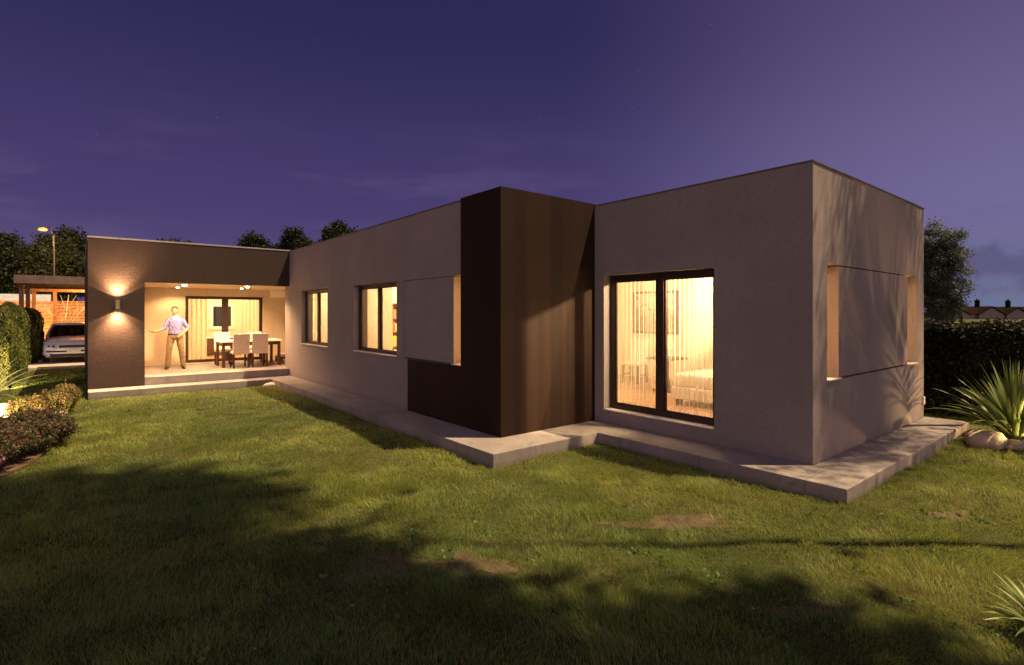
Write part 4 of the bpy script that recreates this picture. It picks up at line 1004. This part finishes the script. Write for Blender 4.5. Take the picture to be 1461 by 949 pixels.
MB().loft([[(-2.4, -1.7, 2.1), (2.4, -1.7, 2.1), (2.4, 0, 3.1), (-2.4, 0, 3.1)], [(-2.4, 1.7, 2.1), (2.4, 1.7, 2.1), (2.4, .02, 3.1), (-2.4, .02, 3.1)]]).build('roof', mat('blue_roof', (.16, .19, .26), .6), neighbour)

sl = thing('street_lamp', 'tall street lamp with a glowing amber head beyond the carport', 'street lamp', tuple(at(77, 32)))
MB().tube([(0, 0, 0), (0, 0, 1), (0, 0, 6.6)], [.09, .075, .05], 10).build('pole', M['pole'], sl, smooth=True)
hd = at(61, 32) - at(77, 32); z_ = hgt(327, 32)
MB().tube([(0, 0, 6.55), (hd.x * .3, hd.y * .3, z_ + .12), (hd.x * .9, hd.y * .9, z_ + .10)], [.045, .04, .035], 8).build('arm', M['pole'], sl, smooth=True)
MB().ball((hd.x, hd.y, z_ + .06), .20, (1.3, .8, .32), 14, 8).build('lamp_head', M['pole'], sl, smooth=True)
MB().ball((hd.x, hd.y, z_ - .03), .18, (1.25, .9, .5), 14, 8).build('lens', emit('street_lamp_lens', (1., .40, .10), 1.5), sl, smooth=True)
q = at(61, 31.6); lamp('SPOT', (q.x, q.y, z_ - .2), 2400, AMBER, .2, 115, .7, (q.x + FW.x * 8 - RT.x * 5, q.y + FW.y * 8 - RT.y * 5, z_ - 5), 'street_lamp_light')

# distant bungalows and pole on the right
def bungalow(label, px0, px1, Z, zr, chim, gables):
    c0 = at(px0, Z); c1 = at(px1, Z); w_ = (c1 - c0).length; rot = math.atan2((c1 - c0).y, (c1 - c0).x)
    t = thing('bungalow', label, 'bungalow', tuple(c0), rot, 'bungalows beyond the hedge')
    ze = zr - 2.6
    MB().box(.3, 0, 0, w_ - .3, 8, ze).build('wall', M['farwall'], t)
    MB().loft([[(0, -.4, ze - .1), (0, 4, zr), (0, 8.4, ze - .1)], [(w_, -.4, ze - .1), (w_, 4, zr), (w_, 8.4, ze - .1)]]).build('roof', M['farroof'], t)
    for gx_, gw, gh in gables:
        MB().loft([[(gx_ - gw, -1.2, 0), (gx_ - gw, -1.2, ze - .2), (gx_, -1.2, gh), (gx_ + gw, -1.2, ze - .2), (gx_ + gw, -1.2, 0)], [(gx_ - gw, 2, 0), (gx_ - gw, 2, ze - .2), (gx_, 2, gh), (gx_ + gw, 2, ze - .2), (gx_ + gw, 2, 0)]]).build('gable', M['farwall'], t)
        MB().loft([[(gx_ - gw - .3, -1.5, ze - .4), (gx_, -1.5, gh + .05), (gx_ + gw + .3, -1.5, ze - .4), (gx_ + gw + .3, -1.5, ze - .1), (gx_, -1.5, gh + .4), (gx_ - gw - .3, -1.5, ze - .1)], [(gx_ - gw - .3, 2.5, ze - .4), (gx_, 2.5, gh + .05), (gx_ + gw + .3, 2.5, ze - .4), (gx_ + gw + .3, 2.5, ze - .1), (gx_, 2.5, gh + .4), (gx_ - gw - .3, 2.5, ze - .1)]]).build('gable_roof', M['farroof'], t)
    for cx_ in chim:
        ch_ = MB().box(cx_ - .5, 3.5, zr - .6, cx_ + .5, 4.5, zr + 1.9).box(cx_ - .62, 3.4, zr + 1.9, cx_ + .62, 4.6, zr + 2.1).build('chimney', M['farroof'], t)
        for k in (-.25, .25): MB().tube([(cx_ + k, 4, zr + 2.1), (cx_ + k, 4, zr + 2.6)], [.17, .13], 8).build('chimney_pot', M['farroof'], ch_)
bungalow('dark roofed bungalow with a pale gable and chimney beyond the hedge, left of the two', 1352, 1424, 180, hgt(437, 180), (13.5,), ((13.8, 4.2, 3.9), (2.5, 4.0, 3.3)))
bungalow('dark roofed bungalow at the right edge beyond the hedge', 1426, 1500, 182, hgt(437.5, 182), (6.6,), ((5.0, 3.6, 3.6),))
p = at(1371, 70); up_ = thing('utility_pole', 'thin utility pole standing before the distant bungalow roofs', 'pole', tuple(p))
MB().tube([(0, 0, 0), (0, 0, hgt(415, 70))], [.2, .15], 10).build('mast', M['pole'], up_, smooth=True); MB().box(-.6, -.05, hgt(415, 70) - .5, .6, .05, hgt(415, 70) - .35).build('crossarm', M['pole'], up_)

# garden spotlights at the right
def gspot(label, loc, aim, e, cone, col=WARM, lens_r=.035):
    t = thing('garden_spotlight', label, 'spotlight', loc)
    d = (Vector(aim) - Vector(loc)).normalized(); h0 = Vector((0, 0, .11))
    MB().tube([(0, 0, -.05), (0, 0, .10)], .010, 6).build('spike', M['black'], t)
    MB().tube([tuple(h0 - d * .05), tuple(h0 + d * .05)], [.035, .045], 14).build('head', M['black'], t, smooth=False)
    MB().tube([tuple(h0 + d * .0505), tuple(h0 + d * .053)], lens_r, 14).build('lens', emit('spot_lens', (1., .7, .35), 15), t)
    lamp('SPOT', tuple(Vector(loc) + h0 + d * .07), e, col, .025, cone, .5, aim, 'garden_spot_beam')
gspot('black garden spotlight behind the right edge rocks aimed at the house wall', (7.0, -5.35, 0), (4.4, -3.2, 1.25), 150, 75)
gspot('black garden spotlight at the foot of the strap leaved plant', (5.62, -4.95, 0), (5.80, -4.35, .35), 60, 120, (1., .72, .3))
gspot('added black spotlight on the grass lighting the clipped conifers', (-5.75, 11.6, 0), (-6.0, 14.6, 1.0), 170, 95, (1., .72, .3))  # extra lamp added to brighten the conifers
gspot('black garden spotlight in the left bed aimed at the white rock', tuple(at(-10, 8.3)), tuple(at(22, 9.4, .15)), 160, 110, (1., .66, .3))

# ------------------------------------------------------------------ trees out of view that shade the near lawn and the end wall
SUN_AZ_TRAVEL = R(140)          # direction the low light travels in plan
SUN_EL = R(66)
G = 'trees behind the viewer'
for X, Z, zc, rx, rz, n_, lb in ((4.65, 4.25, 19.4, 1.75, 1.3, 130, 'very tall slender leafy tree out of view to the right of the lawn'), (3.6, 2.65, 12., 1.5, 1.4, 90, 'leafy tree out of view beside the lawn, nearest the viewer'), (6.2, 2.2, 11.5, 1.3, 1.2, 34, 'leafy tree out of view beside the lawn, farther from the viewer')):
    p = CAM + FW * Z + RT * X
    tree(lb, (p.x, p.y, 0), 12, (rx, rx, rz), zc, n_, 90, .19, group=G, spread=.34, trunk_r=.05 if zc > 15 else .11, shell=.3)
bare = thing('slender_tree', 'tall slender tree out of view, its thin crown added to shade the house end wall', 'tree', (7.2, -4.95, 0))
mb = MB().tube([(0, 0, 0), (.05, 0, 3.5), (0, .05, 6.0)], [.10, .08, .06], 8)
for ex, ey, z0, z1, r0 in ((-.15, 0, 5.6, 10, .055), (-.6, -.5, 5.6, 9.6, .04), (.4, .3, 5.5, 9.4, .04), (-.9, -.75, 6.2, 8.8, .022), (.1, .3, 7, 9.2, .02), (-.4, -.3, 7.3, 9.4, .018)):
    mb.tube([(0, .03, z0), (ex * .55, ey * .5, (z0 + z1) / 2), (ex, ey, z1)], [r0, r0 * .7, r0 * .3], 6)
mb.build('trunk', M['bark'], bare, smooth=True)
p, ti = crown_pts((-.6, -.45, 9.5), (2.3, 1.3, 1.2), 130, 150, .42, .05)  # unseen leaf crown added to dim the sun on the end wall
leaf_mesh('crown', p, .052, M['leaf_o'], bare, ti)
sd_ = Vector((math.cos(SUN_AZ_TRAVEL) * math.cos(SUN_EL), math.sin(SUN_AZ_TRAVEL) * math.cos(SUN_EL), -math.sin(SUN_EL)))

# ------------------------------------------------------------------ light
sun = bpy.data.lights.new('sun', 'SUN'); sun.energy = 5.0; sun.angle = R(.7); sun.color = (1., .72, .40)
so = bpy.data.objects.new('sun', sun); COL.objects.link(so); so.rotation_euler = sd_.to_track_quat('-Z', 'Y').to_euler(); so.location = (0, 0, 30)

w = bpy.data.worlds.new('World'); S.world = w; w.use_nodes = True
t = N(w)
tc = t.n('ShaderNodeTexCoord').outputs['Generated']
sp = t.n('ShaderNodeSeparateXYZ', None, Vector=tc); e = sp.outputs[2]
s_ = t.vm('DOT_PRODUCT', tc, tuple(RT)); f_ = t.vm('DOT_PRODUCT', tc, tuple(FW))
ab = t.m('ABSOLUTE', e)
elev = t.remap(ab, 0., .5)
lo = t.mix(t.remap(ab, .0, .20), s2l(84, 68, 116), s2l(69, 56, 106)); left = t.mix(t.remap(ab, .14, .50), lo, s2l(42, 35, 80))
r1 = t.mix(t.remap(ab, .02, .14), s2l(102, 112, 146), s2l(110, 100, 146)); r2 = t.mix(t.remap(ab, .14, .5), r1, s2l(88, 73, 114))
mixr = t.remap(s_, .05, .72)
sky = t.mix(mixr, left, r2)
# soft uneven cloud
mp = t.n('ShaderNodeMapping', None, Vector=tc); mp.inputs['Scale'].default_value = (1, 1, 4.5)
cn = t.noise(mp.outputs[0], 3.2, 6, .6)
sky = t.mix(t.m('MULTIPLY', t.remap(cn, .50, .75), t.remap(ab, .42, .10, 0, .42)), sky, s2l(106, 86, 130))
# the darker cloud bank low on the right
dsp = t.m('ADD', e, t.m('MULTIPLY', t.m('SUBTRACT', t.noise(tc, 13, 6, .62), .5), .10))
dss = t.m('ADD', s_, t.m('MULTIPLY', t.m('SUBTRACT', t.noise(tc, 9, 5), .5), .16))
bank = t.m('MULTIPLY', t.m('MULTIPLY', t.remap(dsp, .026, .056), t.remap(dsp, .100, .078)), t.remap(dss, .635, .675))
bank = t.m('MAXIMUM', bank, t.m('MULTIPLY', t.m('MULTIPLY', t.remap(dsp, .058, .064, 0, .7), t.remap(dsp, .078, .070)), t.remap(dss, .60, .66)))
sky = t.mix(t.m('MULTIPLY', bank, t.m('MULTIPLY', t.m('GREATER_THAN', f_, 0.), .75)), sky, s2l(84, 76, 116))
# faint stars
vo = t.n('ShaderNodeTexVoronoi', {'feature': 'F1'}, Vector=tc, Scale=95.)
star = t.m('MULTIPLY', t.m('LESS_THAN', vo.outputs['Distance'], .055), t.m('GREATER_THAN', t.n('ShaderNodeSeparateColor', None, Color=vo.outputs['Color']).outputs[0], .90))
star = t.m('MULTIPLY', star, t.m('MULTIPLY', t.remap(ab, .08, .2), t.n('ShaderNodeSeparateColor', None, Color=vo.outputs['Color']).outputs[1]))
sky = t.mix(t.m('MULTIPLY', star, .35), sky, s2l(190, 185, 220))
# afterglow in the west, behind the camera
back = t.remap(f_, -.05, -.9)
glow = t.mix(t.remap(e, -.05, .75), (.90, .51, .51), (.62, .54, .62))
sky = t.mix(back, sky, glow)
ns = t.n('ShaderNodeTexSky', {'sky_type': 'NISHITA', 'sun_disc': False, 'sun_elevation': SUN_EL, 'sun_rotation': math.atan2(-sd_.x, -sd_.y)})
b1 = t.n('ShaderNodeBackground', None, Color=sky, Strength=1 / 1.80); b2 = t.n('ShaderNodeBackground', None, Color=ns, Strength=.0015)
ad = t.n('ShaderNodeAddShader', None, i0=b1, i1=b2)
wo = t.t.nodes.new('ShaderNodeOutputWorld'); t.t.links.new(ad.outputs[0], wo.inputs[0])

# ------------------------------------------------------------------ render settings
S.render.engine = 'CYCLES'
S.view_settings.view_transform = 'Standard'; S.view_settings.look = 'None'; S.view_settings.exposure = .85; S.view_settings.gamma = 1
c = S.cycles; c.use_denoising = True; c.max_bounces = 8; c.diffuse_bounces = 4; c.glossy_bounces = 3; c.transmission_bounces = 6; c.transparent_max_bounces = 12
c.caustics_reflective = False; c.caustics_refractive = False; c.sample_clamp_indirect = 6; c.sample_clamp_direct = 0
print('grass blades', NG)
